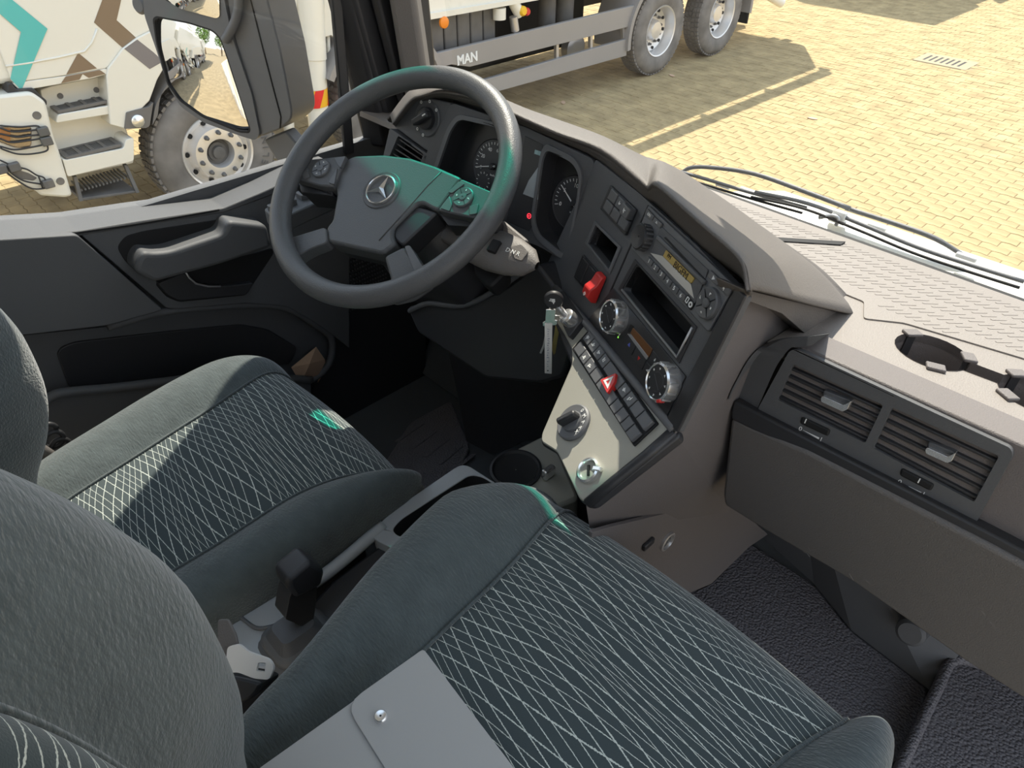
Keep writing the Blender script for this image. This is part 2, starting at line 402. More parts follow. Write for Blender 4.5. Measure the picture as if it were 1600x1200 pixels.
# ------------------------------------------------------------------ driver's door
door = thing('driver_door', "dark grey plastic inner skin of the driver's door with pull bar and map pocket", 'door', (-1.40, .35, 1.45))
D = lambda L: [(.35*x, 320+.35*y) for x, y in L]
obj('door_panel', MB().box((-1.425, .36, 1.83), (.012, .62, .34)), M_PL, door)
pplate('upper_trim', FD, D([(-60, 160), (345, 135), (730, 470), (480, 540), (0, 595), (-60, 600)]), -.06, .052, M_PL, door, .008, .030)
pplate('front_trim', FD, D([(362, 135), (640, 85), (1000, 30), (1120, -20), (1330, -90), (1500, -140), (1560, 60), (1560, 640), (1480, 575), (1400, 520), (1280, 452), (1100, 437), (800, 463), (745, 462)]), -.06, .034, M_PL, door, .006, .014)
pplate('window_sill', FD, D([(-60, 148), (350, 118), (640, 70), (1000, 15), (1180, -60), (1330, -130), (1500, -180), (1500, -140), (1330, -85), (1120, -8), (1000, 36), (640, 92), (345, 142), (-60, 172)]), -.07, .036, M_PL, door, .004, .003)
pplate('window_seal', FD, D([(-60, 160), (330, 134), (600, 95), (980, 28), (980, 20), (600, 86), (330, 124), (-60, 150)]), .03, .0375, M_BLK, door, .001, 0)
pplate('pull_recess', FD, D([(522, 190), (560, 140), (640, 118), (1000, 62), (1018, 84), (1000, 130), (830, 185), (720, 222), (650, 218), (610, 262), (640, 320), (560, 255)]), 0, .0355, M_BLK, door, .01, .002)
bar_ = obj('pull_bar', MB().plate(FD, rpoly(FD.pts(D([(606, 300), (612, 255), (640, 212), (690, 218), (760, 212), (1000, 132), (1022, 74), (1195, 92), (1215, 190), (1000, 265), (690, 350)]), .08), .012, 5), -.01, .08), M_PL, door, None, .018, 3)
pplate('handle_recess', FD, D([(690, 352), (840, 300), (1215, 192), (1225, 215), (1135, 350), (1100, 405), (800, 436), (742, 412)]), 0, .0352, M_BLK, door, .008, .002)
pplate('door_lever', FD, D([(705, 352), (825, 304), (850, 330), (890, 358), (985, 366), (1135, 350), (1098, 403), (800, 428), (750, 405)]), .004, .048, M_PLD, door, .006, .004)
obj('lever_edge', MB().tube([FD.P(*FD.px(*p, .049), .049) for p in D([(825, 296), (845, 326), (875, 352), (930, 364), (985, 364)])], .0022, 6), M_SIL, door, 180)
# arched rim of the map pocket
arch = D([(480, 545), (745, 474), (1100, 446), (1280, 460), (1400, 528), (1476, 590), (1478, 680), (1445, 740), (1390, 782)])
obj('pocket_arch', MB().tube(catmull([FD.P(*FD.px(*p, .02), .02) for p in arch], 6), .009, 8), M_PL, door, 180)
pplate('pocket_back', FD, D([(-60, 600), (480, 545), (745, 474), (1100, 446), (1280, 460), (1400, 528), (1470, 590), (1470, 690), (1390, 782), (1000, 1000), (-60, 1000)]), -.05, -.02, M_PL, door, .004, 0)
pplate('pocket_cover', FD, D([(255, 665), (275, 638), (330, 615), (700, 572), (1080, 535), (1200, 558), (1330, 638), (1300, 705), (1000, 800), (700, 800), (312, 824)]), -.02, -.014, M_PLD, door, .012, .002)
obj('pocket_rim', MB().tube(catmull([FD.P(*FD.px(*p, .05), .05) for p in D([(160, 930), (185, 895), (230, 855), (300, 836), (500, 818), (720, 792), (1000, 760), (1200, 770), (1390, 782)])], 5), .010, 8), M_PL, door, 180)
pplate('pocket_front', FD, D([(160, 930), (185, 905), (230, 862), (300, 842), (720, 800), (1000, 770), (1390, 790), (1400, 1250), (160, 1250)]), .03, .05, M_PL, door, .01, .004)
pplate('front_kick_panel', FD, D([(1215, 230), (1560, 40), (1900, 100), (1900, 1300), (1400, 1300), (1400, 790), (1485, 690), (1485, 580), (1400, 510)]), -.03, .0, M_PLD, door, .004, .003)
sp = MB(); gr = FD.pts([(486, 405), (600, 415), (606, 455), (560, 480), (500, 470)], .002)
us = [p[0] for p in gr]; vs_ = [p[1] for p in gr]
for i in range(26):
    for j in range(16):
        u, v = min(us)+(max(us)-min(us))*i/25, min(vs_)+(max(vs_)-min(vs_))*j/15
        sp.box(FD.P(u, v, .001), (.0018, .0018, .0015), FD)
tag(obj('speaker_grille', sp, M_PL, door), kind='stuff')
# window switches on the sill
sw = obj('switch_plate', MB().plate(FLAT(2.185), rpoly([tuple(onZ(*p, 2.185).xy) for p in [(412, 326), (505, 285), (530, 300), (432, 345)]], .006), -.03, 0), M_PL, door, None, .003)
for k in range(3):
    c = onZ(430+k*22, 325-k*10, 2.19); obj('window_switch', MB().box(c, (.012, .010, .006)), M_BTN, sw, None, .002)
nap = MB(); c = [onX(*p, -1.36) for p in [(455, 574), (494, 542), (508, 562), (500, 588), (470, 600)]]; t = onX(484, 568, -1.325)
nap.add(c+[t, V(c[2])+V((-.03, .01, -.06)), V(c[3])+V((-.03, 0, -.05))], [(0, 1, 5), (1, 2, 5), (2, 3, 5), (3, 4, 5), (4, 0, 5), (2, 1, 6), (3, 2, 6, 7)])
o = obj('paper_napkin', nap, M_PAPER); sm = o.modifiers.new('s', 'SOLIDIFY'); sm.thickness = .002
tag(o, "crumpled brown paper napkin stuffed in the front end of the door pocket", 'napkin')

# ------------------------------------------------------------------ dashboard
dash = thing('dashboard', 'taupe and black moulded truck dashboard with a hooded instrument binnacle', 'dashboard', (-.6, .8, 1.9))
NOSE = [(613, 194), (641, 159), (660, 151), (692, 145), (750, 157), (820, 188), (870, 210), (938, 236), (1000, 285), (1012, 294), (1026, 291), (1090, 347), (1140, 390), (1160, 415), (1167, 455)]
CREST = [(607, 188), (635, 152), (654, 144), (692, 136), (750, 147), (822, 176), (872, 192), (945, 219), (1003, 246), (1020, 251), (1052, 264), (1135, 316), (1222, 380), (1284, 428), (1346, 497)]
CY = [.84, .85, .86, .87, .87, .87, .87, .87, .87, .87, .87, .88, .90, .93, .955]
UNDER = [(616, 198), (646, 162), (663, 155), (696, 154), (750, 170), (820, 199), (870, 221), (930, 250), (996, 303), (1011, 314), (1024, 322), (1090, 385), (1132, 417), (1155, 436), (1165, 461)]
rows = []
for i in range(len(NOSE)):
    fr, w = (FC, .018) if i < 8 else (FR, .020 if i < 10 else .034)
    n = fr.P(*fr.px(*NOSE[i], w), w); u = fr.P(*fr.px(*UNDER[i], 0), -.004); k = onY(*CREST[i], CY[i])
    mid = n*.5+k*.5+V((0, 0, .012 if i < 11 else .004))
    b = k+V((0, .16, -.16)) if i < 11 else k+V((0, .10*(14-i)/3, -.16+.04*(i-11)))
    dn = (u-n).normalized()
    rows.append([u, u*.45+n*.55-fr.n*.0, n+dn*.008-fr.n*.001, n, n*.86+mid*.14+V((0, 0, .004)), mid, k*.8+mid*.2+V((0, 0, .004)), k, k*.75+b*.25+V((0, .01, .01)), b])
    if i == 14: HOODEND = (n, k, b, u)
cols = list(zip(*rows)); cols = [catmull(c, 4) for c in cols]; rows = list(zip(*cols)); rows = [catmull(r, 3) for r in rows]
hood = obj('binnacle_hood', MB().grid(rows), M_HOOD, dash, 60)
sm = hood.modifiers.new('thick', 'SOLIDIFY'); sm.thickness = .004; sm.offset = -1
FS = Fr((-.285, 0, 0), (0, 1, 0), (0, 0, 1))
pplate('hood_end_cap', FS, [(1163, 452), (1346, 497), (1345, 513), (1262, 525), (1222, 490), (1168, 470)], -.03, .004, M_HOOD, dash, .004, .003)
FS2 = Fr((-.302, 0, 0), (0, 1, 0), (0, 0, 1))
_sp = [FL.P(*FL.px(916, 790)), FL.P(*FL.px(1054, 677))]+[onX(x, y, -.302) for x, y in [(1166, 462), (1225, 488), (1264, 520), (1300, 522), (1205, 560), (1155, 640), (1148, 700)]]+[onX(1140, 800, -.318), onX(1060, 812, -.335), onX(925, 850, -.36)]
obj('centre_stack_side', MB().add(_sp, [(0, 1, 10, 11), (1, 9, 10), (1, 8, 9), (1, 7, 8), (1, 2, 7), (2, 3, 4, 5, 6, 7)]), M_TAUPE, dash)
# cluster face: light switch panel, air outlet, instruments, centre stack face
pplate('light_switch_panel', FC, [(652, 149), (707, 161), (669, 238), (613, 196)], -.02, -.002, M_PL, dash, .008, .002)
lf = FC.at(*FC.px(667, 185)); 
kn = obj('light_switch_dish', MB().lathe(lf, [(.030, -.001), (.028, .001), (.022, -.0015)], 32, cap1=True), M_PL, dash, 40)
kb = obj('light_switch_knob', MB().lathe(lf, [(.018, -.002), (.018, .006), (.016, .007)], 32, cap1=True), M_PLD, dash, 40)
obj('knob_bar', MB().box(lf.P(0, 0, .012), (.020, .006, .007), lf.at(0, 0, 0, .6)), M_PLD, kb, None, .003)
obj('pointer_mark', MB().box(lf.at(0, 0, 0, .6).P(.014, 0, .0195), (.004, .001, .0004), lf.at(0, 0, 0, .6)), M_WHT, kb)
for k in range(6):
    a = 2.2-k*.75 if k < 3 else 3.4+(k-3)*.6
    f = lf.at(.028*math.cos(a), .028*math.sin(a), .0015); obj('switch_icon', MB().lathe(f, [(.0026, 0), (.0026, .0004), (.0014, .0004), (.0014, 0)], 10), M_WHT, kn)
pplate('side_air_outlet', FC, [(612, 202), (667, 240), (646, 290), (596, 262)], -.045, -.028, M_BLK, dash, .003, .001)
fo = FC.pts([(609, 200), (668, 241), (648, 292), (594, 264)], 0); fi = FC.pts([(622, 212), (662, 241), (648, 274), (606, 250)], 0)
out = obj('outlet_frame', MB().holed(FC, rpoly(fo, .004), [rpoly(fi, .004)], -.03, 0), M_PL, dash, None, .002)
for k in range(4):
    t = .2+.2*k; a = FC.P(*(V(fi[0])*(1-t)+V(fi[3])*t), -.012); b = FC.P(*(V(fi[1])*(1-t)+V(fi[2])*t), -.012)
    obj('outlet_slat', MB().bar(a, b, FC.n*.008+FC.uy*.004, FC.uy*.0012), M_PLD, out)

clu = thing('instrument_cluster', 'black instrument cluster with two round dials behind the steering wheel', 'instrument cluster', tuple(FC.P(-.2, -.08, -.05)))
Lo = [(640, 186), (663, 184), (752, 192), (785, 215), (800, 262), (780, 330), (700, 345), (680, 300), (685, 262)]
W1 = FC.pts([(720, 186), (782, 200), (792, 215), (789, 290), (775, 326), (690, 300), (684, 270), (706, 205)])
W2 = FC.pts([(857, 234), (897, 254), (908, 274), (904, 310), (888, 392), (878, 394), (843, 366), (836, 342), (850, 248)])
face = FC.pts([(704, 160), (820, 198), (930, 250), (922, 300), (905, 398), (890, 415), (843, 385), (800, 372), (660, 330), (655, 262)])
obj('cluster_bezel', MB().holed(FC, rpoly(face, .012), [rpoly(W1, .012), rpoly(W2, .012)], -.012, 0), M_PL, clu, None, .0015)
FCd = FC.shift(-.030)
obj('cluster_back', MB().plate(FCd, FC.pts([(690, 150), (935, 245), (905, 420), (640, 340)], 0), -.004, 0), M_GAU, clu)
for L_ in (W1, W2):
    o_ = rpoly(L_, .012); n = len(o_); obj('dial_well', MB().add([FC.P(u, v, 0) for u, v in o_]+[FC.P(u*.96+.04*sum(p[0] for p in o_)/n, v*.96+.04*sum(p[1] for p in o_)/n, -.030) for u, v in o_], [(i, (i+1) % n, n+(i+1) % n, n+i) for i in range(n)]), M_PLD, clu, 40)
for L_ in (W1, W2):
    c_ = V(cen0(L_)); obj('dial_bezel', MB().holed(FC, rpoly([tuple(c_+(V(p)-c_)*1.13) for p in L_], .014), [rpoly(L_, .012)], -.001, .005), M_MID, clu, None, .002)
obj('display_panel', MB().plate(FC, FC.pts([(820, 212), (848, 226), (842, 300), (836, 345), (826, 362), (790, 345), (800, 300)], .001), -.004, .001), M_GAU2, clu, None, .001)
obj('grey_display', MB().plate(FC, FC.pts([(843, 258), (840, 312), (817, 303), (826, 282)], .002), .001, .002), M_SCR, clu)
for p in [(838, 238), (844, 240)]: obj('status_icon', MB().box(FC.P(*FC.px(*p, .002), .0015), (.0035, .003, .0005), FC), mat('pale_icon', (.3, .45, .47), .4), clu)
rt = FC.at(*FC.px(826.5, 337.5, .002), .0015); obj('parking_brake_light', MB().lathe(rt, [(.0042, 0), (.0042, .0006), (.0030, .0006), (.0030, 0)], 20), M_REDL, clu)
obj('telltale_core', MB().lathe(rt, [(.0014, .0006), (.0002, .0006)], 10), M_REDL, clu)
def gauge(cpx, R, labels, a0, a1, needle, sub=2):
    c = FCd.px(*cpx); f = FCd.at(*c, .001)
    d = obj('dial', MB().lathe(f, [(R*1.28, 0), (R*1.25, .003), (R*1.22, .0015), (.001, .0015)], 40), M_GAU2, clu, 40)
    tk = MB(); n = (len(labels)-1)*sub
    for i in range(n+1):
        a = a0+(a1-a0)*i/n; L = .006 if i % sub == 0 else .004; g = f.at(0, 0, 0, a); tk.box(g.P(R*1.12-L/2, 0, .002), (L/2, .0005, .0003), g)
    tag(obj('tick_marks', tk, M_WHT, d), kind='stuff')
    for i, s in enumerate(labels):
        if s: a = a0+(a1-a0)*i/(len(labels)-1); text('dial_number', s, f, R*.80*math.cos(a), R*.80*math.sin(a), .0085, M_WHT, d, .002)
    g = f.at(0, 0, 0, needle); obj('needle', MB().add([g.P(-.008, -.0016, .006), g.P(-.008, .0016, .006), g.P(R*1.05, .0005, .006), g.P(R*1.05, -.0005, .006), g.P(-.008, 0, .008), g.P(R*1.05, 0, .007)], [(0, 1, 4), (1, 2, 5, 4), (2, 3, 5), (3, 0, 4, 5), (0, 3, 2, 1)]), M_WHT, d)
    obj('needle_cap', MB().lathe(f, [(.0055, .001), (.0055, .006), (.0035, .008)], 20, cap1=True), M_PLD, d, 40)
    return d, f
d1, f1 = gauge((772, 260), .034, ['0', '20', '40', '60', '80', '100', '120'], math.radians(197), math.radians(-45), math.radians(195), 4)
text('unit_mark', 'km/h', f1, .002, -.014, .005, M_WHT, d1, .002)
g1 = f1.at(-.0158, -.0280, .0016); sub = obj('clock_dial', MB().lathe(g1, [(.0165, 0), (.016, .001), (.001, .001)], 24), M_GAU2, d1, 40)
tk = MB()
for i in range(12): h = g1.at(0, 0, 0, i*PI/6); tk.box(h.P(.0135, 0, .0013), (.0016, .0004, .0003), h)
tag(obj('clock_ticks', tk, M_WHT, d1), kind='stuff')
d2, f2 = gauge((899, 318), .033, ['0', '5', '10', '15', '20', '25'], math.radians(197), math.radians(-52), math.radians(143), 5)
text('unit_mark', 'x100', f2, 0, -.014, .005, M_WHT, d2, .002)

# centre stack face
cs = thing('centre_stack', 'black angled centre stack face with an empty tray and a lidless slot', 'centre stack', tuple(FR.P(.05, -.1, 0)))
slot1 = FR.pts([(932, 352), (967, 387), (953, 421), (920, 380)], 0)
tray = FR.pts([(996, 412), (1084, 511), (1060, 559), (973, 453)], 0)
face = FR.pts([(931, 249), (1000, 303), (1090, 385), (1162, 462), (1054, 676), (1042, 652), (880, 482), (842, 441)], 0)
obj('stack_face', MB().holed(FR, rpoly(face, .004), [rpoly(slot1, .002), rpoly(tray, .005)], -.012, 0), M_PL, cs, None, .001)
for nm, L_, dp in (('open_slot', slot1, .06), ('empty_tray', tray, .045)):
    n = len(L_); obj(nm, MB().add([FR.P(u, v, -.001) for u, v in L_]+[FR.P(u, v, -dp) for u, v in L_], [(i, (i+1) % n, n+(i+1) % n, n+i) for i in range(n)]+[tuple(range(n, 2*n))]), M_BLK, cs)
obj('tray_lip', MB().tube([FR.P(*FR.px(*p), .002) for p in [(974, 453), (1060, 558), (1084, 512)]], .0017, 6), M_SIL, cs, 180)
obj('tray_lip', MB().holed(FR, FR.pts([(993, 405), (1090, 511), (1062, 568), (967, 452)], 0), [rpoly(tray, .004)], 0, .0015), M_PLD, cs, None, .0006)
obj('slot_rim', MB().holed(FR, FR.pts([(931, 345), (972, 386), (954, 428), (916, 380)], 0), [slot1], 0, .0025), M_MID, cs, None, .0008)
for (a, b) in ((slot1[0], slot1[3]), (slot1[1], slot1[2])):
    for k in range(7):
        p = V(a)*(1-(k+.5)/7)+V(b)*((k+.5)/7); obj('slot_tooth', MB().box(FR.P(p.x, p.y, -.004), (.0026, .0018, .003), FR), M_PLD, cs)
pplate('right_edge_strip', FR, [(1149, 446), (1164, 462), (1057, 676), (1041, 654)], 0, .004, M_PLD, cs, .002, .002)
pplate('seam', FR, [(1012, 320), (1013.5, 321), (934, 503), (932, 502)], 0, .0006, M_BLK, cs, 0, 0)
def quadgrid(fr, Q, w, nc, nr, gap):
    """cells of an nc x nr grid inside pixel quad Q = TL TR BR BL"""
    q = [V(p) for p in fr.pts(Q, w)]; out = []
    f = lambda a, b: (q[0]*(1-a)+q[1]*a)*(1-b)+(q[3]*(1-a)+q[2]*a)*b
    for j in range(nr):
        for i in range(nc): out.append([tuple(f(a, b)) for a, b in (((i+gap)/nc, (j+gap)/nr), ((i+1-gap)/nc, (j+gap)/nr), ((i+1-gap)/nc, (j+1-gap)/nr), ((i+gap)/nc, (j+1-gap)/nr))])
    return out
def icon(fr, c, parent, k=0, s=.003):
    """small printed pictogram made of bars"""
    m = MB(); rnd = random.Random(k)
    for _ in range(3):
        x, y = rnd.uniform(-s, s)*.6, rnd.uniform(-s, s)*.6
        if rnd.random() < .5: m.box(fr.P(c[0]+x, c[1]+y, c[2]), (s*.7, s*.14, .0002), fr)
        else: m.box(fr.P(c[0]+x, c[1]+y, c[2]), (s*.14, s*.7, .0002), fr)
    m.lathe(fr.at(*c), [(s*.5, 0), (s*.5, .0003), (s*.3, .0003), (s*.3, 0)], 10)
    return obj('printed_icon', m, M_WHT, parent)
cen = lambda L: (sum(p[0] for p in L)/len(L), sum(p[1] for p in L)/len(L))
up = thing('rocker_switch_block', 'block of six black rocker switches above the empty slot', 'switch block', tuple(FR.P(*FR.px(960, 325))))
pplate('switch_surround', FR, [(953, 289), (993, 327), (976, 368), (937, 326)], -.01, .004, M_PLD, up, .002, .001)
for k, c in enumerate(quadgrid(FR, [(955, 293), (990, 328), (975, 363), (940, 326)], .008, 3, 2, .04)):
    o = obj('rocker', MB().plate(FR, c, .002, .008 if k != 2 else .013), M_BTN, up, None, .0015)
    if k in (1, 2): icon(FR, (*cen(c), .0085 if k == 1 else .0135), o, k)
lo = thing('lower_switch_block', 'pair of plain black rocker switches left of the red switch cover', 'switch block', tuple(FR.P(*FR.px(905, 420))))
pplate('switch_surround', FR, [(910, 397), (945, 437), (929, 471), (896, 433)], -.01, .003, M_PLD, lo, .002, .001)
for k, c in enumerate(quadgrid(FR, [(911, 400), (931, 424), (916, 455), (897, 433)], .007, 2, 1, .04)): obj('rocker', MB().plate(FR, c, .002, .007), M_PLD, lo, None, .0015)
# red guarded switch
prof = [(-.021, .002), (-.021, .010), (-.014, .020), (-.002, .020), (.006, .013), (.019, .010), (.021, .002)]
fb = FR.at(*FR.px(928, 448, .01), 0, .02)
rs = obj('red_switch_cover', MB().prism([fb.P(-.0095, v, w) for v, w in prof], [fb.P(.0095, v, w) for v, w in prof]), M_RED, None, None, .002)
tag(rs, 'red hinged safety cover on the switch beside the black rockers', 'switch cover')
FR.text_mark = None
m_ = fb.at(0, -.012, .0205); obj('printed_icon', MB().holed(m_, circ((0, 0), .003, 4), [circ((0, 0), .0018, 4)], 0, .0004), M_WHT, rs)

# radio
rad = thing('car_radio', 'black car radio with an amber display reading BIGFM above the empty tray', 'radio', tuple(FR.P(.1, -.03, 0)))
C4 = lambda L: [(980+x*.18330, 310+y*.18333) for x, y in L]
pplate('radio_face', FR, [(1013, 321), (1147, 446), (1106, 518), (986, 387)], 0, .004, M_MID, rad, .002, .0008)
pplate('centre_facia', FR, C4([(285, 235), (690, 610), (575, 900), (190, 470)]), .004, .0055, M_PL, rad, .003, .0006)
pplate('cd_slot', FR, C4([(312, 335), (325, 328), (665, 690), (655, 702)]), .005, .0062, M_BLK, rad, .0008, 0)
obj('slot_bar', MB().bar(FR.P(*FR.px(*C4([(250, 328)])[0], .008), .006), FR.P(*FR.px(*C4([(652, 720)])[0], .008), .006), FR.uy*.0028, FR.n*.0028), M_BTN, rad, None, .0015)
pplate('display_surround', FR, C4([(195, 463), (300, 490), (545, 735), (568, 855)]), .005, .0062, M_SIL, rad, .001, .0003)
ds = pplate('amber_display', FR, C4([(330, 438), (572, 680), (542, 726), (303, 492)]), .005, .0068, M_AMB, rad, .0015, .0003)
u, v = FR.px(*C4([(345, 512)])[0], .007); text('display_text', 'FM', FR, u+.001, v+.003, .0065, M_LCD, ds, .007)
u, v = FR.px(*C4([(440, 600)])[0], .007); text('display_text', 'BIGFM', FR, u+.004, v, .0115, M_LCD, ds, .007)
for k, c in enumerate(quadgrid(FR, C4([(172, 485), (500, 830), (472, 890), (150, 530)]), .007, 6, 1, .06)):
    b = obj('preset_button', MB().plate(FR, rpoly(c, .001), .004, .007), M_BTN, rad, None, .0008); text('digit', str(k+1), FR, *cen(c), .007, M_WHT, b, .0073)
for k, Q in enumerate(([(165, 85), (228, 150), (208, 192), (148, 138)], [(232, 155), (295, 215), (275, 255), (212, 198)], [(705, 610), (790, 690), (765, 748), (680, 668)], [(795, 698), (880, 775), (852, 832), (768, 755)])):
    c = FR.pts(C4(Q), .007); b = obj('radio_button', MB().plate(FR, rpoly(c, .001), .004, .007), M_BTN, rad, None, .0008)
    if k == 0: text('button_word', 'ON', FR, *cen(c), .005, M_WHT, b, .0073)
    elif k == 2: obj('eject_mark', MB().plate(FR, circ(cen(c), .003, 3), .007, .0073), M_WHT, b)
    else: icon(FR, (*cen(c), .0073), b, 30+k, .0022)
kf = FR.at(*FR.px(*C4([(130, 330)])[0], .009))
kk = obj('volume_knob', MB().lathe(kf, [(.0165, .003), (.0160, .014), (.0145, .016), (.0120, .0155), (.001, .0145)], 36), M_PLD, rad, 40)
for i in range(18):
    g = kf.at(0, 0, 0, i*PI/9); obj('knurl', MB().box(g.P(.0163, 0, .009), (.0006, .0012, .005), g), M_BTN, kk)
df = FR.at(*FR.px(*C4([(690, 893)])[0], .006))
dp = obj('control_pad', MB().lathe(df, [(.0178, .003), (.0175, .008), (.0160, .0095), (.0062, .0085), (.006, .007)], 36), M_BTN, rad, 40)
obj('pad_centre', MB().lathe(df, [(.0055, .006), (.0052, .0105), (.003, .011)], 24, cap1=True), M_BTN, dp, 40)
for k in range(4):
    g = df.at(0, 0, 0, PI/4+k*PI/2); obj('pad_groove', MB().box(g.P(.011, 0, .0092), (.0048, .0004, .0006), g), M_BLK, dp)
    g = df.at(0, 0, 0, k*PI/2); icon(g, (.0112, 0, .0096), dp, 50+k, .0018)
af = FR.at(*FR.px(*C4([(525, 885)])[0], .006), .004, -.12)
ax = obj('aux_socket', MB().plate(af, rpoly([(-.0085, -.0052), (.0085, -.0052), (.0085, .0052), (-.0085, .0052)], .002), 0, .0016), M_BLK, rad)
obj('socket_ring', MB().lathe(af.at(.0042, 0, .0016), [(.0034, 0), (.0034, .0008), (.0018, .0008), (.0018, 0)], 18), M_WHT, ax)
obj('usb_frame', MB().holed(af, rpoly([(-.0068, -.0036), (-.0018, -.0036), (-.0018, .0036), (-.0068, .0036)], .001), [[(-.0056, -.0026), (-.0030, -.0026), (-.0030, .0026), (-.0056, .0026)]], .0016, .0022), M_WHT, ax)

# climate panel
cl = thing('climate_panel', 'black heater control panel with two chrome ringed knobs', 'climate control', tuple(FR.P(.1, -.14, 0)))
C6 = lambda L: [(880+x*.175, 480+y*.175) for x, y in L]
pplate('panel', FR, [(957.5, 450), (1071, 588), (1041, 650), (908, 512)], 0, .002, M_PLD, cl, .002, .0006)
for k, (p, R) in enumerate((((420, 82), .0225), ((858, 668), .0235))):
    f = FR.at(*FR.px(*C6([p])[0], .016))
    rg = obj('chrome_knob', MB().lathe(f, [(R*.98, .002), (R, .010), (R*.97, .0185), (R*.88, .0205), (R*.84, .0190)], 48), M_CHR, cl, 40)
    for i in range(12):
        g = f.at(0, 0, 0, i*PI/6); obj('grip_rib', MB().box(g.P(R*.985, 0, .012), (.0008, .0013, .006), g), M_SIL, rg, None, .0004)
    fc = obj('knob_face', MB().lathe(f, [(R*.86, .0186), (R*.5, .0190), (R*.47, .0200), (.001, .0200)], 40), M_PLD, cl, 40)
    for i in range(8):
        a = PI*.5+i*PI/4+.3; icon(f, (R*.68*math.cos(a), R*.68*math.sin(a), .0193), fc, 70+i+k*9, .0016)
    obj('face_line', MB().box(f.at(0, 0, 0, -.5).P(0, 0, .0203), (R*.44, .0003, .0002), f.at(0, 0, 0, -.5)), M_BTN, fc)
    if k: g = f.at(0, 0, 0, -.72); obj('red_pointer', MB().box(g.P(R*.95, 0, .0165), (.002, .003, .004), g), M_RED, rg, None, .0006)
pplate('brown_display', FR, C6([(620, 180), (795, 375), (760, 450), (595, 225)]), .001, .003, M_BRN, cl, .001, .0003)
pplate('display_shade', FR, C6([(600, 155), (625, 175), (600, 228), (575, 215)]), .001, .0032, M_BLK, cl, .0004, 0)
pplate('silver_strip', FR, C6([(570, 236), (600, 240), (755, 440), (742, 470)]), .001, .0038, M_SIL, cl, .001, .0005)
for k, Q in enumerate(([(570, 245), (650, 345), (608, 430), (528, 325)], [(655, 352), (740, 472), (700, 560), (612, 438)], [(800, 385), (885, 490), (835, 545), (755, 475)], [(745, 490), (800, 555), (765, 640), (705, 568)])):
    c = FR.pts(C6(Q), .003); b = obj('climate_button', MB().plate(FR, c, .0015, .003), M_PLD, cl, None, .0006)
    if k < 2: g = FR.at(*cen(c), .003, PI/2 if k == 0 else -PI/2); obj('arrow', MB().plate(g, circ((0, 0), .0032, 3), 0, .0004), mat('blue_print', (.10, .13, .55), .5) if k == 0 else M_RED, b)
    else: icon(FR, (*cen(c), .0033), b, 90+k, .0024)
u, v = FR.px(*C6([(505, 240)])[0], .002); icon(FR, (u, v, .0024), cl, 97, .0026)
u, v = FR.px(*C6([(492, 268)])[0], .002); obj('green_light', MB().box(FR.P(u, v, .0024), (.001, .001, .0003), FR), mat('green_led', (.2, .6, .1), .4, emit=((.3, .9, .1), .6)), cl)

# ------------------------------------------------------------------ lower console
lc = thing('lower_console', 'satin grey sloping lower console panel with a row of small buttons', 'console', tuple(FL.P(-.1, -.15, 0)))
pl = FL.pts([(885, 470), (1050, 668), (1054, 676), (918, 786), (905, 780), (870, 706), (845, 690), (846, 678), (893, 570), (893, 545), (880, 520), (862, 492), (858, 462), (868, 452)], 0)
obj('console_plate', MB().plate(FL, rpoly(pl, .006), -.006, 0), M_GREY, lc, None, .002)
o_ = FL.pts([(868, 448), (885, 466), (1056, 670), (1057, 680), (918, 790), (903, 782), (866, 706), (841, 692), (843, 676), (889, 568), (858, 494), (853, 462)], 0)
obj('console_frame', MB().plate(FL, rpoly(o_, .008), -.02, -.004), M_PLD, lc, None, .006)
obj('console_rail', MB().tube([FL.P(*FL.px(*p, .003), .003) for p in [(866, 449), (884, 467), (930, 522), (1000, 608), (1052, 670)]], .0058, 8), M_MID, lc, 180)
obj('lower_edge_bar', MB().tube([FL.P(*FL.px(*p, -.004), -.004) for p in [(1053, 674), (1010, 712), (960, 752), (918, 787)]], .007, 8), M_PLD, lc, 180)
obj('console_shroud', MB().prism([FL.P(*(V(cen(o_))+(V(p)-V(cen(o_)))*.90), -.01) for p in o_], [FL.P(*(V(cen(o_))+(V(p)-V(cen(o_)))*.7), -.01)+V((-.03, .15, -.08)) for p in o_]), M_PLD, lc)
Q = [(925, 516), (1025, 660), (991, 691), (896, 545)]
bb = thing('button_strip', 'strip of eighteen grey push buttons along the console edge, hazard light button raised in it', 'button strip', tuple(FL.P(*FL.px(960, 600))))
pplate('strip_base', FL, [(922, 512), (1028, 661), (990, 697), (893, 545)], -.004, .003, M_BLK, bb, .002, .001)
q = [V(p) for p in FL.pts([(921, 516), (1021, 659), (986, 690), (896, 545)], .008)]
qq = lambda a, b: tuple((q[0]*(1-a)+q[1]*a)*(1-b)+(q[3]*(1-a)+q[2]*a)*b)
cuts_r = [0, .095, .185, .275, .365, .60, .69, .785, .885, 1]; cuts_l = [0, .11, .20, .31, .42, .655, .74, .83, .91, 1]
ri = {0, 1, 2, 3, 5, 6}; li = {1, 2}
for side, cuts in ((0, cuts_r), (1, cuts_l)):
    b0, b1 = (.0, .44) if side == 0 else (.56, 1.0)
    for k in range(9):
        a0, a1 = cuts[k]+.004, cuts[k+1]-.004; c = [qq(a0, b0), qq(a1, b0), qq(a1, b1), qq(a0, b1)]
        b = obj('push_button', MB().plate(FL, c, .002, .0085), M_BTN, bb, None, .001)
        if k in (ri if side == 0 else li): icon(FL, (*cen(c), .0089), b, 200+k+side*20, .0036)
hz = FL.pts([(938, 594), (963, 583), (961, 596), (949, 615)], .012)
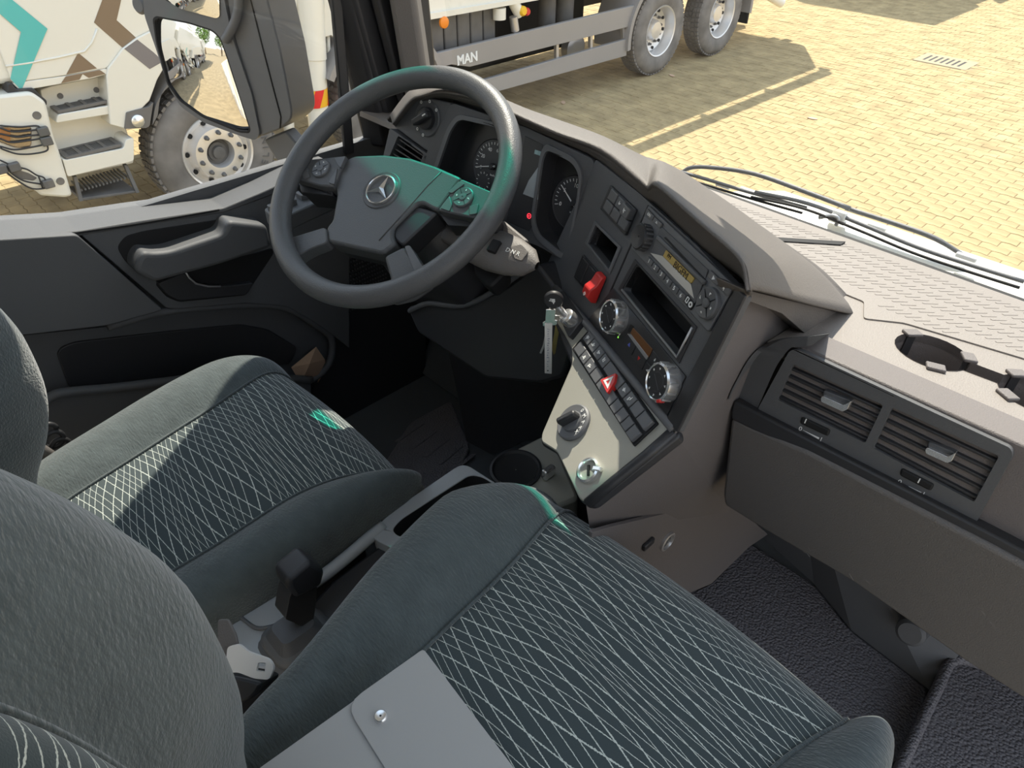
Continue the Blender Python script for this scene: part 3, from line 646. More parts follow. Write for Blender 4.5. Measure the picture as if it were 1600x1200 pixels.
hzb = obj('hazard_button', MB().plate(FL, rpoly(hz, .002), .002, .013), M_RED, bb, None, .002)
hc = V(cen(hz)); tri = [tuple(hc+(V(p)-hc)*.62) for p in (hz[0], hz[1], hz[3])]; tin = [tuple(V(cen(tri))+(V(p)-V(cen(tri)))*.45) for p in tri]
obj('triangle_mark', MB().holed(FL, tri, [tin], .013, .0135), M_WHT, hzb)
# rotary light/drive switch
rf = FL.at(*FL.px(895, 659, .004))
rk = thing('rotary_switch', 'round four position rotary switch on the satin grey console', 'switch', tuple(rf.O))
obj('dial_ring', MB().lathe(rf, [(.0255, 0), (.0255, .004), (.0235, .006), (.0150, .0050)], 40, cap1=True), M_MID, rk, 40)
obj('knob_core', MB().lathe(rf, [(.0150, .004), (.0142, .009), (.012, .010)], 32, cap1=True), M_MID, rk, 40)
g = rf.at(0, 0, 0, 1.25); obj('knob_blade', MB().box(g.P(0, 0, .014), (.0145, .0045, .008), g), M_PLD, rk, None, .003)
for s, a in (('0', 1.65), ('M', 1.15), ('A', .70), ('A', .28), ('X', -.1)): text('position_mark', s, rf, .0195*math.cos(a), .0195*math.sin(a), .0072, M_WHT, rk, .0062)
sf = FL.at(*FL.px(918, 734, .003))
sk = thing('power_socket', 'round chrome rimmed power socket low on the grey console', 'socket', tuple(sf.O))
obj('socket_rim', MB().lathe(sf, [(.0165, 0), (.0165, .004), (.0140, .0055), (.0120, .003), (.0115, -.012)], 32), M_CHR, sk, 40)
obj('socket_bottom', MB().lathe(sf, [(.0115, -.004), (.001, -.004)], 24), M_GREY, sk)
obj('contact_pin', MB().box(sf.P(0, 0, .0), (.007, .0015, .002), sf.at(0, 0, 0, -.5)), M_BLK, sk)
obj('lid_hinge', MB().box(sf.P(.010, .012, .004), (.006, .003, .003), sf.at(0, 0, 0, .7)), M_CHR, sk, None, .001)
# ignition lock, key and tag
FI = FL.shift(.004)
ig = thing('ignition_lock', 'black ignition lock block with a key turned in it', 'ignition lock', tuple(FI.P(*FI.px(895, 490))))
pplate('lock_block', FI, [(872, 456), (880, 454), (911, 498), (888, 527), (880, 510)], -.01, .006, M_PLD, ig, .003, .002)
lk = FI.at(*FI.px(892, 500, .008), .006)
obj('lock_barrel', MB().lathe(lk, [(.0125, 0), (.0115, .014), (.009, .016)], 24, cap1=True), M_CHR, ig, 40)
kt = thing('ignition_key', 'black headed ignition key hung with a metal ring and a long white paper tag', 'key', tuple(lk.P(0, 0, .02)))
hc = onZ(865, 468, lk.O.z+.035); hd = (CAM-hc).normalized(); hf = Fr(hc, hd.cross(V((0, 0, 1))).normalized()*-1+V((.3, .2, 0)), (0, 0, 1))
obj('key_head', MB().lathe(hf, [(.001, -.004), (.012, -.004), (.0135, -.002), (.0135, .002), (.012, .004), (.001, .004)], 28), M_PLD, kt, 40)
icon(hf, (0, 0, .0042), kt, 333, .005)
obj('key_shank', MB().tube([hf.P(.004, -.008, 0), lk.P(0, 0, .014)], .004, 8), M_SIL, kt, 180)
tp = onZ(863, 482, hc.z-.018); tb = tp+V((0, 0, -.098))
FT = Fr(tp, hf.ux*.9+V((.1, .1, 0)), (0, 0, 1))
rg_ = [FT.P(.006+.011*math.cos(a), -.006+.011*math.sin(a), -.004+.004*math.sin(a)) for a in np.linspace(0, 2*PI, 24)[:-1]]
obj('key_ring', MB().tube(rg_, .0011, 6, True), M_CHR, kt, 180)
u0, v0 = FT.px(847, 486); 
obj('tag_clip', MB().plate(FT, rpoly(FT.pts([(853, 484), (868, 484), (867, 500), (871, 501), (870, 508), (848, 510), (848, 504), (852, 502)], .003), .001), .001, .003), M_CHR, kt, None, .0006)
tg = obj('paper_tag', MB().plate(FT, rpoly(FT.pts([(851, 505), (863, 506), (862, 584), (851, 583)], .004), .0008), .0035, .0042), mat('tag_paper', (.72, .70, .66), .7), kt)
hand = MB(); rr = random.Random(8); a, b = V(FT.px(857.5, 514, .004)), V(FT.px(856, 572, .004))
for k in range(17):
    c = a*(1-k/16)+b*(k/16); hand.tube([FT.P(c.x+rr.uniform(-.002, .002), c.y+rr.uniform(-.0012, .0012), .0046) for _ in range(4)], .00022, 4)
tag(obj('handwriting', hand, mat('blue_ink', (.05, .06, .2), .6), tg), kind='stuff')
obj('punch_hole', MB().lathe(FT.at(*FT.px(856, 579, .004), .0042), [(.0012, 0), (.001, .0002)], 12, cap1=True), M_BLK, tg)
for k, (x0, x1, m_) in enumerate(((846, 852, M_SIL), (868, 874, mat('brass', (.5, .38, .15), .3, .9)))):
    pass
for L_, m_ in (([(868, 508), (873, 520), (868, 552), (865, 555), (862, 545)], mat('brass', (.5, .38, .15), .3, .9)), ([(852, 520), (848, 540), (843, 552), (846, 553), (851, 542)], M_SIL)):
    obj('spare_key', MB().plate(FT, FT.pts(L_, -.004), -.006, -.004), m_, kt, None, .0005)

# ------------------------------------------------------------------ passenger side of the dash
obj('dash_core', MB().box((-.87, 1.09, 1.96), (.55, .10, .22)), M_BLK, dash)
dt = []
for i in range(24):
    y = .735+(1.20-.735)*i/23; z = 2.252-(y-.735)*.11
    dt.append((y, z))
def dz(y): return 2.252-(y-.735)*.11
DT = Fr((0, .735, 2.252), (1, 0, 0), (0, 1, -.11))
def dpx(x, y): return DT.px(x, y)
outl = [(-.30, 0), (.60, 0), (.60, .44), (-1.42, .44), (-1.42, .16), (-.30, .16)]
# cup holder outline: two round wells joined by a neck
c1 = V(dpx(1456, 550)); c2 = c1+V((.122, .004)); R1 = .0445
hole = []
for i in range(25): a = math.radians(18+i*(324/24)); hole.append((c1.x+R1*math.cos(a), c1.y+R1*math.sin(a)))
h2 = []
for i in range(25): a = math.radians(198+i*(324/24)); h2.append((c2.x+R1*math.cos(a), c2.y+R1*math.sin(a)))
hole = hole+h2
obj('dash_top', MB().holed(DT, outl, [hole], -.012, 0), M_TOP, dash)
n = len(hole); cup = thing('cup_holder', 'pair of round taupe cup wells sunk in the dash top with folding tabs', 'cup holder', tuple(DT.P(c1.x, c1.y, -.05)))
obj('cup_well', MB().add([DT.P(u, v, .001) for u, v in hole]+[DT.P(u*1+0, v, -.05) for u, v in hole], [(i, (i+1) % n, n+(i+1) % n, n+i) for i in range(n)]+[tuple(range(n, 2*n))]), M_TAUPE, cup, 50)
for k, (c, a) in enumerate(((c1, 2.5), (c1, .55), (c1, -1.15), (c2, 2.4), (c2, -2.2))):
    g = DT.at(c.x+R1*1.02*math.cos(a), c.y+R1*1.02*math.sin(a), .001, a)
    t_ = obj('holder_tab', MB().box(g.P(-.002, 0, .001), (.008, .011, .0022), g), M_TAUPE, cup, None, .0015)
    obj('tab_leg', MB().box(g.P(-.0025, 0, -.016), (.0012, .006, .016), g), M_PLD, t_)
# raised grip pad in front of the windscreen
_pe = (dpx(1412, 506), dpx(1600, 562))
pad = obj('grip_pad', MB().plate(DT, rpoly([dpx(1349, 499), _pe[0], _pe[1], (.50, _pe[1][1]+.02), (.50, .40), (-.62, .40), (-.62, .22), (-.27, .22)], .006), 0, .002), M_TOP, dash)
rib = MB()
for j in range(7):
    for i in range(90):
        u, v = -.60+i*.0125+(j % 2)*.006, .200+j*.033
        if u > .49 or (u < -.25 and v < .235) or v < _pe[0][1]+.014+(u-_pe[0][0])*(_pe[1][1]-_pe[0][1])/(_pe[1][0]-_pe[0][0]): continue
        g = DT.at(u, v, .002, .9); g2 = rpoly([(-.012, -.0021), (.012, -.0021), (.012, .0021), (-.012, .0021)], .0021, 2); rib.plate(g, g2, 0, .0005)
tag(obj('grip_ribs', rib, M_TOP, dash), kind='stuff')
a = DT.px(1186, 376); b = DT.px(1316, 384)
obj('defrost_slot', MB().bar(DT.P(*a, .003), DT.P(*b, .003), V((0, .008, 0)), V((0, 0, .002))), M_BLK, dash)
# vents
vt = thing('air_vent', 'double rectangular air vent with dark slats and chrome tabs on the passenger side', 'air vent', tuple(FV.P(.14, .06, 0)))
CV = lambda L: [(1100+x*.3125, 480+y*.3125) for x, y in L]
ob = FV.pts(CV([(430, 212), (480, 215), (1535, 705), (1545, 745), (1350, 1095), (1300, 1075), (262, 520)]), .012)
ia = FV.pts(CV([(445, 285), (895, 490), (805, 680), (365, 462)]), .012); ib = FV.pts(CV([(940, 500), (1475, 745), (1350, 975), (845, 705)]), .012)
obj('vent_frame', MB().holed(FV, rpoly(ob, .008), [rpoly(ia, .003), rpoly(ib, .003)], -.02, .012), M_PL, vt, None, .003)
obj('vent_back', MB().plate(FV, [tuple(p) for p in ob], -.055, -.050), M_BLK, vt)
for nm, L_ in (('a', ia), ('b', ib)):
    q = [V(p) for p in L_]; n = 4
    obj('vent_duct', MB().add([FV.P(*p, .0) for p in q]+[FV.P(*p, -.05) for p in q], [(i, (i+1) % 4, 4+(i+1) % 4, 4+i) for i in range(4)]), M_BLK, vt)
    for k in range(5):
        t = .10+.20*k; a = q[0]*(1-t)+q[3]*t; b = q[1]*(1-t)+q[2]*t
        obj('vent_slat', MB().bar(FV.P(*a, -.004), FV.P(*b, -.004), FV.n*.012-FV.uy*.003, FV.uy*.0016), M_PLD, vt, None, .0008)
    for k in range(9):
        t = (k+.5)/9; a = q[0]*(1-t)+q[1]*t; b = q[3]*(1-t)+q[2]*t
        obj('rear_vane', MB().bar(FV.P(*a, -.036), FV.P(*b, -.036), FV.n*.008, FV.ux*.0008), M_PLD, vt)
for dx, dy in ((0, 0), (523, 258)):
    o = obj('slat_tab', MB().plate(FV, rpoly(FV.pts(CV([(x+dx, y+dy) for x, y in ((600, 415), (738, 470), (700, 515), (585, 462))]), .012), .002), -.004, .012), M_PL, vt, None, .002)
    obj('chrome_lip', MB().plate(FV, rpoly(FV.pts(CV([(x+dx, y+dy) for x, y in ((583, 455), (592, 444), (694, 490), (722, 478), (736, 470), (716, 512), (692, 522), (586, 474))]), .018), .0015), .010, .018), M_CHR, o, None, .0012)
for Q, T in ((CV([(490, 545), (635, 612), (622, 645), (482, 580)]), CV([(482, 608), (585, 662)])), (CV([(990, 802), (1155, 885), (1135, 918), (978, 838)]), CV([(978, 874), (1097, 936)]))):
    c = FV.pts(Q, .012); o = obj('thumbwheel', MB().plate(FV, rpoly(c, .003), .008, .0145), M_BLK, vt, None, .002)
    m0 = FV.px(*(CV([(507, 570)])[0] if Q[0][0] < 1300 else CV([(1075, 868)])[0]), .015); obj('wheel_mark', MB().box(FV.P(*m0, .0147), (.0006, .003, .0003), FV), M_WHT, o)
    a, b = V(FV.px(*T[0], .0125)), V(FV.px(*T[1], .0125)); d_ = (b-a)
    text('zero_mark', '0', FV, a.x, a.y, .008, M_WHT, vt, .0126); text('one_mark', 'I', FV, b.x, b.y, .008, M_WHT, vt, .0126)
    s = a+d_*.12; e = a+d_*.9; nn = V((-d_.y, d_.x)).normalized(); obj('scale_wedge', MB().plate(FV, [tuple(s), tuple(e-nn*.0011), tuple(e+nn*.0011)], .012, .0127), M_WHT, vt)
# curved cheek beside the vents, accent strip, glovebox
FVb = FV.shift(.002)
_ck = [FV.P(*FV.px(x, y, .006), .006) for x, y in CV([(148, 468), (178, 400), (268, 245), (375, 168), (500, 150), (620, 134)])]; _ci = [FV.P(*FV.px(x, y, .010), .010) for x, y in CV([(262, 520), (345, 330), (384, 262), (432, 205), (470, 200), (540, 190)])]
_cb = [onX(x, y, -.300) for x, y in CV([(120, 460), (150, 392), (240, 240), (350, 163), (500, 142), (640, 125)])]
obj('vent_cheek', MB().grid([catmull(q, 5) for q in (_cb, _ck, _ci)]), M_PL, dash, 60)
_vs = FV.pts(CV([(262, 520), (430, 212), (480, 190), (1620, 700), (1620, 700), (1350, 1098), (1350, 1098)]), .004); _vs[4] = (.90, _vs[3][1]); _vs[5] = (.90, _vs[6][1])
obj('vent_surround', MB().plate(FV, rpoly(_vs, .004), -.06, .004), M_TAUPE, dash, None, .006)
_as = FV.pts(CV([(148, 467), (1500, 1165), (1500, 1165), (1430, 1205), (1430, 1205), (135, 562), (133, 520)]), .022); _as[2] = (.90, _as[1][1]); _as[3] = (.90, _as[4][1])
obj('accent_strip', MB().plate(FV, rpoly(_as, .004), -.03, .022), M_PLD, dash, None, .006)
gb = FG.pts([(1142, 655), (1260, 706), (1548, 856), (1548, 856), (1507, 1033), (1507, 1033), (1330, 908), (1190, 826), (1132, 790), (1129, 775)], .012)
gb[3] = (.90, gb[2][1]); gb[4] = (.90, gb[5][1])
tag(obj('glovebox_lid', MB().plate(FG, rpoly(gb, .006), -.08, .012), M_GLOVE, None, None, .010, 3), 'scuffed taupe glovebox lid below the double air vent', 'glovebox')
ob = bpy.data.objects['glovebox_lid']
sc_ = MB(); rr = random.Random(3)
for (x, y) in [(1262, 855), (1290, 870), (1320, 895), (1345, 905), (1525, 950), (1545, 970), (1560, 1030), (1255, 862)]:
    p = [FG.px(x+k*rr.uniform(3, 9), y+k*rr.uniform(0, 7), .0122) for k in range(3)]; sc_.tube([FG.P(*q, .0122) for q in p], .00025, 4)
tag(obj('scratches', sc_, mat('pale_scuff', (.25, .23, .22), .7), ob), kind='stuff')

# ------------------------------------------------------------------ column, pedals area, tunnel
colm = thing('steering_column', 'black steering column shroud and knee panel below the steering wheel', 'steering column', (-.86, .75, 1.6))
ax_ = FW.n
def ringsec(t, pts): return [t+FW.ux*a+FW.uy*b for a, b in pts]
sec = rpoly([(-.085, -.06), (.085, -.06), (.10, .0), (.085, .07), (-.085, .07), (-.10, 0)], .03)
obj('upper_shroud', MB().grid([ringsec(WC-ax_*d, [(a*s, b*s) for a, b in sec]) for d, s in ((.045, .75), (.06, .95), (.12, 1.12), (.20, 1.3), (.30, 1.45))], True), M_PLD, colm, 50)
FK = tilted((-.80, .70, 2.1), 0, math.radians(80))
pplate('knee_panel', FK, [(635, 480), (668, 472), (720, 478), (790, 448), (838, 412), (868, 452), (893, 545), (880, 590), (845, 600), (760, 592), (700, 552), (652, 520)], -.05, .03, M_PLD, colm, .01, .012)
obj('knee_panel_lip', MB().tube(catmull([FK.P(*FK.px(*p, .034), .034) for p in [(640, 486), (668, 474), (712, 478), (745, 470), (800, 436), (830, 412)]], 5), .005, 8), M_PL, colm, 180)
pplate('lower_column_cover', tilted((-.80, .78, 2.0), 0, math.radians(96)), [(698, 545), (760, 588), (850, 600), (890, 580), (885, 640), (842, 690), (820, 690), (770, 712), (728, 690), (715, 620)], -.06, .02, M_PLD, colm, .012, .015)
struct('wall_front', MB().box((-.38, 1.18, 1.82), (1.06, .012, .36)), M_BLK)
struct('wall_front_kick', MB().bar((-1.40, 1.05, FLOOR+.10), (-.40, 1.05, FLOOR+.10), (0, .06, .10), (0, .02, -.012)), M_CARP)
# right stalk: gear selector lever
sp0 = FW.P(.07, -.02, -.075); tipc = FW.P(*FW.px(790, 398, -.055), -.055)
st = thing('gear_selector_stalk', 'taupe gear selector stalk with a black rocker, right of the steering wheel', 'stalk', tuple(sp0))
sd = (tipc-sp0).normalized(); sn = (FW.n-sd*FW.n.dot(sd)).normalized(); st2 = sn.cross(sd)
rows = []
for t, a, b in ((0, .013, .011), (.3, .015, .012), (.45, .022, .014), (.6, .030, .018), (.85, .033, .020), (1.1, .030, .019), (1.3, .022, .014), (1.42, .006, .004)):
    c = sp0+(tipc-sp0)*t; rows.append([c+st2*(a*math.cos(q))+sn*(b*math.sin(q)) for q in np.linspace(0, 2*PI, 21)[:-1]])
obj('lever_body', MB().grid(rows, True), M_TRIM, st, 180)
tf = Fr(tipc+sn*.019, sd, st2) if True else None
tf = Fr(tipc+sn*.0185-sd*.004, sd, sn.cross(sd))
obj('rocker', MB().box(tf.P(-.004, -.002, .002), (.008, .010, .004), tf), M_BLK, st, None, .002)
pplate('selector_face', FW, [(797, 385), (815, 381), (826, 393), (815, 408), (803, 404)], -.036, -.0335, M_TRIM, st, .003, .001)
u, v = FW.px(800, 392, -.03); text('gear_mark', 'D N R', FW, u, v, .009, M_WHT, st, -.0328)
pplate('stalk_socket', FW, [(735, 392), (770, 385), (790, 425), (765, 450), (742, 430)], -.12, -.085, M_BLK, colm, .01, .004)
pplate('column_top_cover', FW, [(770, 352), (786, 342), (826, 375), (800, 395), (765, 388)], -.10, -.06, M_TRIM, colm, .006, .006)
# engine tunnel flank with its power socket
FTn = Fr((-.335, 0, 0), (0, 1, 0), (0, 0, 1))
tun = thing('engine_tunnel', 'taupe side flank of the engine tunnel under the centre stack', 'tunnel', (-.5, .8, 1.6))
pplate('tunnel_flank', FTn, [(925, 832), (960, 822), (1050, 800), (1110, 783), (1134, 775), (1200, 835), (1170, 855), (1112, 912), (1000, 960), (925, 960)], -.006, 0, M_TAUPE, tun, .004, .003)
obj('tunnel_block', MB().box((-.50, .80, 1.63), (.13, .34, .17)), M_PLD, tun, None, .03)
tsf = FTn.at(*FTn.px(1043, 846, .002), .0)
s2 = thing('tunnel_socket', 'small round metal rimmed socket in the tunnel flank by the passenger footwell', 'socket', tuple(tsf.O))
obj('socket_rim', MB().lathe(tsf, [(.0165, 0), (.0165, .004), (.0135, .005), (.0115, .002), (.011, -.006)], 28), M_ALUM, s2, 40)
obj('socket_cap', MB().lathe(tsf, [(.0112, .0005), (.001, .0015)], 24), M_PLD, s2, 40)
obj('cap_latch', MB().box(tsf.P(-.003, .006, .004), (.003, .002, .002), tsf), M_SIL, s2)
obj('tunnel_button', MB().box(FTn.P(*FTn.px(1013, 850, .003), .003), (.012, .006, .003), FTn), M_PLD, tun, None, .002)

# floor mats
mt = tag(obj('passenger_floor_mat', MB().plate(FLAT(FLOOR), rpoly([tuple(onZ(*p, FLOOR+.012).xy) for p in [(1170, 846), (1272, 912), (1330, 985), (1452, 1076), (1430, 1165), (1300, 1260), (900, 1000), (1112, 910)]], .02), .001, .012), M_RUB, None, None, .005), 'pebbled grey rubber mat in the passenger footwell', 'floor mat')
st_ = thing('footwell_step', 'raised pebbled rubber step at the right of the passenger footwell', 'step', (.2, .95, FLOOR))
rz = FLOOR+.03
sx0 = onZ(1482, 1035, rz+.02); sx1 = onZ(1425, 1160, rz+.02)
obj('step_tread', MB().plate(FLAT(rz), rpoly([tuple(sx0.xy), (sx0.x+.02, 1.19), (.62, 1.19), (.62, sx1.y-.12), (sx1.x+.01, sx1.y-.12), tuple(sx1.xy)], .02), -.03, .02), M_RUB, st_, None, .008)
obj('step_ridge', MB().tube(catmull([onZ(*p, rz+.03) for p in [(1600, 1060), (1540, 1040), (1490, 1032), (1465, 1075), (1425, 1160), (1400, 1215)]], 6), .010, 8), M_RUB, st_, 180)
kp = thing('kick_panel', 'moulded dark kick panel between the glovebox and the rubber mat', 'kick panel', (-.1, 1.05, 1.55))
obj('kick_panel_face', MB().add([onZ(1190, 838, FLOOR+.01), onZ(1272, 912, FLOOR+.01), onZ(1330, 985, FLOOR+.01), onZ(1452, 1078, FLOOR+.01), V((.075, 1.17, FLOOR+.14)), V((.075, 1.19, FLOOR+.36)), V((-.40, 1.19, FLOOR+.36)), V((-.40, 1.17, FLOOR+.02))], [(0, 7, 6, 1), (1, 6, 2), (2, 6, 5, 4, 3)]), M_PL, kp)
b_ = onZ(1425, 985, FLOOR+.12); obj('round_boss', MB().lathe(Fr(b_, (1, 0, 0), (0, .4, .9)), [(.028, -.03), (.026, .012), (.020, .018)], 20, cap1=True), M_PL, kp, 40)
dm = tag(obj('driver_floor_mat', MB().plate(FLAT(FLOOR), rpoly([tuple(onZ(*p, FLOOR+.01).xy) for p in [(640, 660), (705, 625), (735, 700), (700, 760), (640, 790), (590, 740)]], .02), .001, .01), M_RUB, None, None, .004), "dark ribbed rubber mat in the driver's footwell", 'floor mat')
for k in range(5):
    a = onZ(620+k*22, 690+k*12, FLOOR+.011); b = onZ(660+k*20, 662+k*12, FLOOR+.011); obj('mat_ridge', MB().bar(a, b, V((.004, .004, 0)), V((0, 0, .002))), M_RUB, dm)
# ------------------------------------------------------------------ steering wheel
whl = thing('steering_wheel', 'four spoke black truck steering wheel with a star emblem on its hub', 'steering wheel', tuple(WC))
RR = .1965
obj('rim', MB().tube([FW.P(RR*math.cos(a), RR*math.sin(a)) for a in np.linspace(0, 2*PI, 97)[:-1]], .0172, 16, True), M_LEA, whl, 180)
cov = [(540, 250), (552, 243), (598, 241), (640, 246), (680, 259), (721, 277), (685, 329), (676, 326), (660, 317), (650, 319), (614, 355), (613, 370), (618, 380), (597, 396), (511, 377), (509, 356), (519, 344), (526, 303), (523, 290)]
hw = -.016
cu = rpoly(FW.pts(cov, hw), .006)
hub = obj('hub_cover', MB().plate(FW, cu, -.05, hw), M_LEA, whl, None, .006, 3)
obj('hub_crease', MB().tube([FW.P(*FW.px(*p, hw), hw) for p in [(592, 376), (640, 322), (668, 290), (690, 268)]], .0012, 6), M_LEA, hub, 180)
obj('hub_body', MB().plate(FW, [(u*.93-.002, v*.93-.004) for u, v in cu], -.075, -.03), M_PLD, whl, None, .004)
pplate('hub_side_insert', FW, [(652, 321), (684, 331), (628, 384), (615, 372), (616, 356)], -.06, -.022, M_PLD, whl, .006, .004)
ec = FW.px(596, 297, hw+.001); ef = FW.at(*ec, hw)
obj('emblem_recess', MB().lathe(ef, [(.0335, .0002), (.032, .0022), (.0265, .0008), (.001, .0008)], 48), M_LEA, hub, 40)
em = obj('emblem', MB().lathe(ef, [(.0262, .001), (.0262, .0045), (.0250, .0055), (.0238, .0045), (.0238, .001)], 48), M_CHR, whl, 40)
s_ = MB()
for k in range(3):
    a = PI/2+k*2*PI/3; g = ef.at(0, 0, .0035, a); s_.add([g.P(.0243, 0, .001), g.P(.0052*.5, .0045, 0), g.P(.0052*.5, -.0045, 0), g.P(0, 0, .0055)], [(0, 1, 3), (0, 3, 2), (0, 2, 1)])
obj('star', s_, M_CHR, em)
for k, L_ in enumerate(([(509, 354), (511, 379), (486, 388), (468, 398), (450, 412), (438, 395), (430, 365), (455, 371)], [(599, 400), (632, 383), (650, 408), (664, 428), (672, 440), (640, 462), (606, 470), (610, 440)])):
    pplate('lower_spoke', FW, L_, -.034, -.012, M_LEA, whl, .008, .006)
obj('spoke_trim', MB().plate(FW, rpoly(FW.pts([(632, 385), (640, 383), (668, 428), (650, 432)], -.010), .003), -.03, -.0095), M_MID, whl, None, .003)
pods = []
for k, L_ in enumerate(([(458, 278), (480, 249), (541, 243), (520, 291), (500, 290)], [(721, 279), (768, 299), (757, 322), (742, 341), (684, 328)])):
    p = pplate('button_pod', FW, L_, -.045, -.010, M_PL, whl, .004, .004); pods.append(p)
    pplate('spoke_back', FW, ([(448, 282), (463, 262), (470, 300), (520, 306), (520, 290)], [(684, 330), (742, 342), (775, 330), (770, 356), (700, 352)])[k], -.07, -.026, M_PLD, whl, .004, .004)
    c = FW.px(*((502, 264), (724, 309))[k], -.009); f = FW.at(*c, -.010)
    w = obj('pad_ring', MB().lathe(f, [(.0168, .0), (.0165, .003), (.0150, .0042), (.0060, .0034), (.0055, .0046), (.001, .005)], 36), M_BTN, p, 40)
    for j in range(4):
        a = .8+j*PI/2; g = f.at(0, 0, 0, a); obj('pad_gap', MB().box(g.P(.0108, 0, .0036), (.0045, .0004, .0007), g), M_BLK, p); g = f.at(0, 0, 0, a+PI/4); icon(g, (.0108, 0, .0042), p, 400+k*9+j, .0018)
    for Q in (([(522, 246), (540, 244), (532, 262), (528, 258)], [(513, 285), (527, 262), (522, 288)], [(470, 270), (480, 262), (484, 276), (474, 280)]), ([(700, 300), (717, 283), (726, 287), (706, 302)], [(688, 325), (702, 306), (706, 320), (702, 330)], [(733, 322), (748, 318), (745, 334), (733, 336)]))[k]:
        obj('side_button', MB().plate(FW, rpoly(FW.pts(Q, -.008), .002), -.012, -.0078), M_BTN, p, None, .001)

# ------------------------------------------------------------------ seats
def spl(keys, s):
    for (a, x), (b, y) in zip(keys, keys[1:]):
        if s <= b: t = (s-a)/(b-a); t = t*t*(3-2*t)*.5+t*.5; return x+(y-x)*t
    return keys[-1][1]
def pad3(root, cx, path, hp, ht, hb, dep, names, n=7, crown=.010, lx=None, rk=None, skew=0):
    """centre panel and two bolsters swept along a side profile"""
    P = catmull([V((y, z)) for y, z in path], n); k = len(P); rows = {q: [] for q in ('c', 'l', 'r')}; uvs = []; L = 0
    lat0 = catmull([V(p) for p in [(0, .004), (.04, .012), (.22, .55), (.48, 1), (.74, .86), (.93, .22), (1.0, -.8), (1.0, -2.2), (.96, -3.6)]], 4)
    for i, p in enumerate(P):
        s = i/(k-1); t = (P[min(i+1, k-1)]-P[max(i-1, 0)]).normalized(); N = V((-t.y, t.x)); L += (p-P[i-1]).length if i else 0
        a, b, h = spl(hp, s), spl(ht, s), spl(hb, s)
        A = cx(s) if callable(cx) else cx
        Q = lambda x, q: V((A+x, p.x+N.x*q-skew*x, p.y+N.y*q))
        m = 25; rows['c'].append([Q(a*(2*j/(m-1)-1), crown*(1-(2*j/(m-1)-1)**2)-.002) for j in range(m)]); uvs.append([(a*(2*j/(m-1)-1), L) for j in range(m)])
        for sd, nm in ((-1, 'l'), (1, 'r')): rows[nm].append([Q(sd*(a+(b-a+(spl(lx, s) if sd < 0 and lx else 0))*u), ((h if sd < 0 else h*rk if rk is not None else max(h, .012+.01*(s < .7)))*w if w > 0 else dep*w*.28)) for u, w in lat0])
    obj(names[0], MB().grid(rows['c'], uv=uvs), M_YARN, root, 180)
    for nm in ('l', 'r'):
        o = obj(names[1], MB().grid(rows[nm]), M_VEL, root, 180)
        if nm == 'l':
            o.data.flip_normals()
    sm_ = [obj('piping', MB().tube([r[0] for r in rows[q]], .0022, 5), M_VEL, root, 180) for q in 'lr']
def seat(label, cx, z, yf, yr, hw, yb, bw, lean, hb, fr=(.50, .60, .72, .74), top=.40, back=None, fw=.90, lxs=None, hk=1.0, hbs=((0, .030), (.42, .034), (.60, .018), (.74, .006), (1, .004)), dep=.12, rkb=None):
    r = thing('truck_seat', label, 'seat', (cx, (yf+yr)/2, FLOOR), 'truck seats')
    pad3(r, cx, [(yr-.06, z-.03), (yr, z-.012), (yr+.12, z), (yf-.18, z+.016), (yf-.09, z+.014), (yf-.035, z-.008), (yf-.004, z-.05), (yf, z-.10), (yf-.012, z-.16)],
         [(0, hw*fr[0]), (.35, hw*fr[1]), (.62, hw*fr[2]), (1, hw*fr[3])], [(0, hw*.90), (.3, hw), (.66, hw*(1.05*fw+.06)), (.82, hw*(fw+.04)), (1, hw*fw)], [(a, b*hk) for a, b in hbs], dep, ('cushion_panel', 'cushion_bolster'), lx=lxs)
    obj('seat_base', MB().box((cx, (yf+yr)/2-.03, (FLOOR+z-.12)/2), (hw*.72, (yf-yr)/2-.06, (z-.12-FLOOR)/2)), M_BLK, r, None, .02)
    y0 = yb; P = [(y0+q[0], z+q[1]) for q in back] if back else [(y0+.02, z+.01), (y0, z+.10)]+[(y0-lean*(q-.1)/.4, z+q) for q in (.2, top*.7, top*.88, top)]
    e = P[-1]; P += [(e[0]-.03, e[1]+.045), (e[0]-.075, e[1]+.075), (e[0]-.13, e[1]+.06)]
    pad3(r, cx, P[::-1], [(0, bw*.10), (.40, bw*.10), (.60, bw*.13), (.75, bw*.28), (1, bw*.40)], [(0, bw*.52), (.22, bw*.62), (.42, bw*.84), (.6, bw*.98), (.85, bw), (1, bw*.95)], [(0, .01), (.3, .025), (.6, hb), (1, hb)], .13, ('back_panel', 'back_bolster'), rk=rkb, skew=.2 if rkb else 0)
    obj('back_shell', MB().box((cx, y0-.14-lean*.4, z+.24), (bw*.78, .03, .22)), M_PLD, r, None, .02)
    return r
PS = seat('patterned charcoal passenger seat with the grey folder lying on its cushion', -.205, 2.066, .515, .06, .265, -.035, .238, .07, .066, top=.40, back=[(-.01, .0), (.0, .08), (.014, .16), (.014, .25), (.006, .34), (-.010, .43), (-.035, .495)], lxs=[(0, -.012), (.18, -.008), (.42, .048), (.60, .012), (.7, 0), (1, 0)], hbs=((0, .030), (.36, .034), (.52, .016), (.66, -.004), (.8, -.012), (1, -.008)), fw=.81)
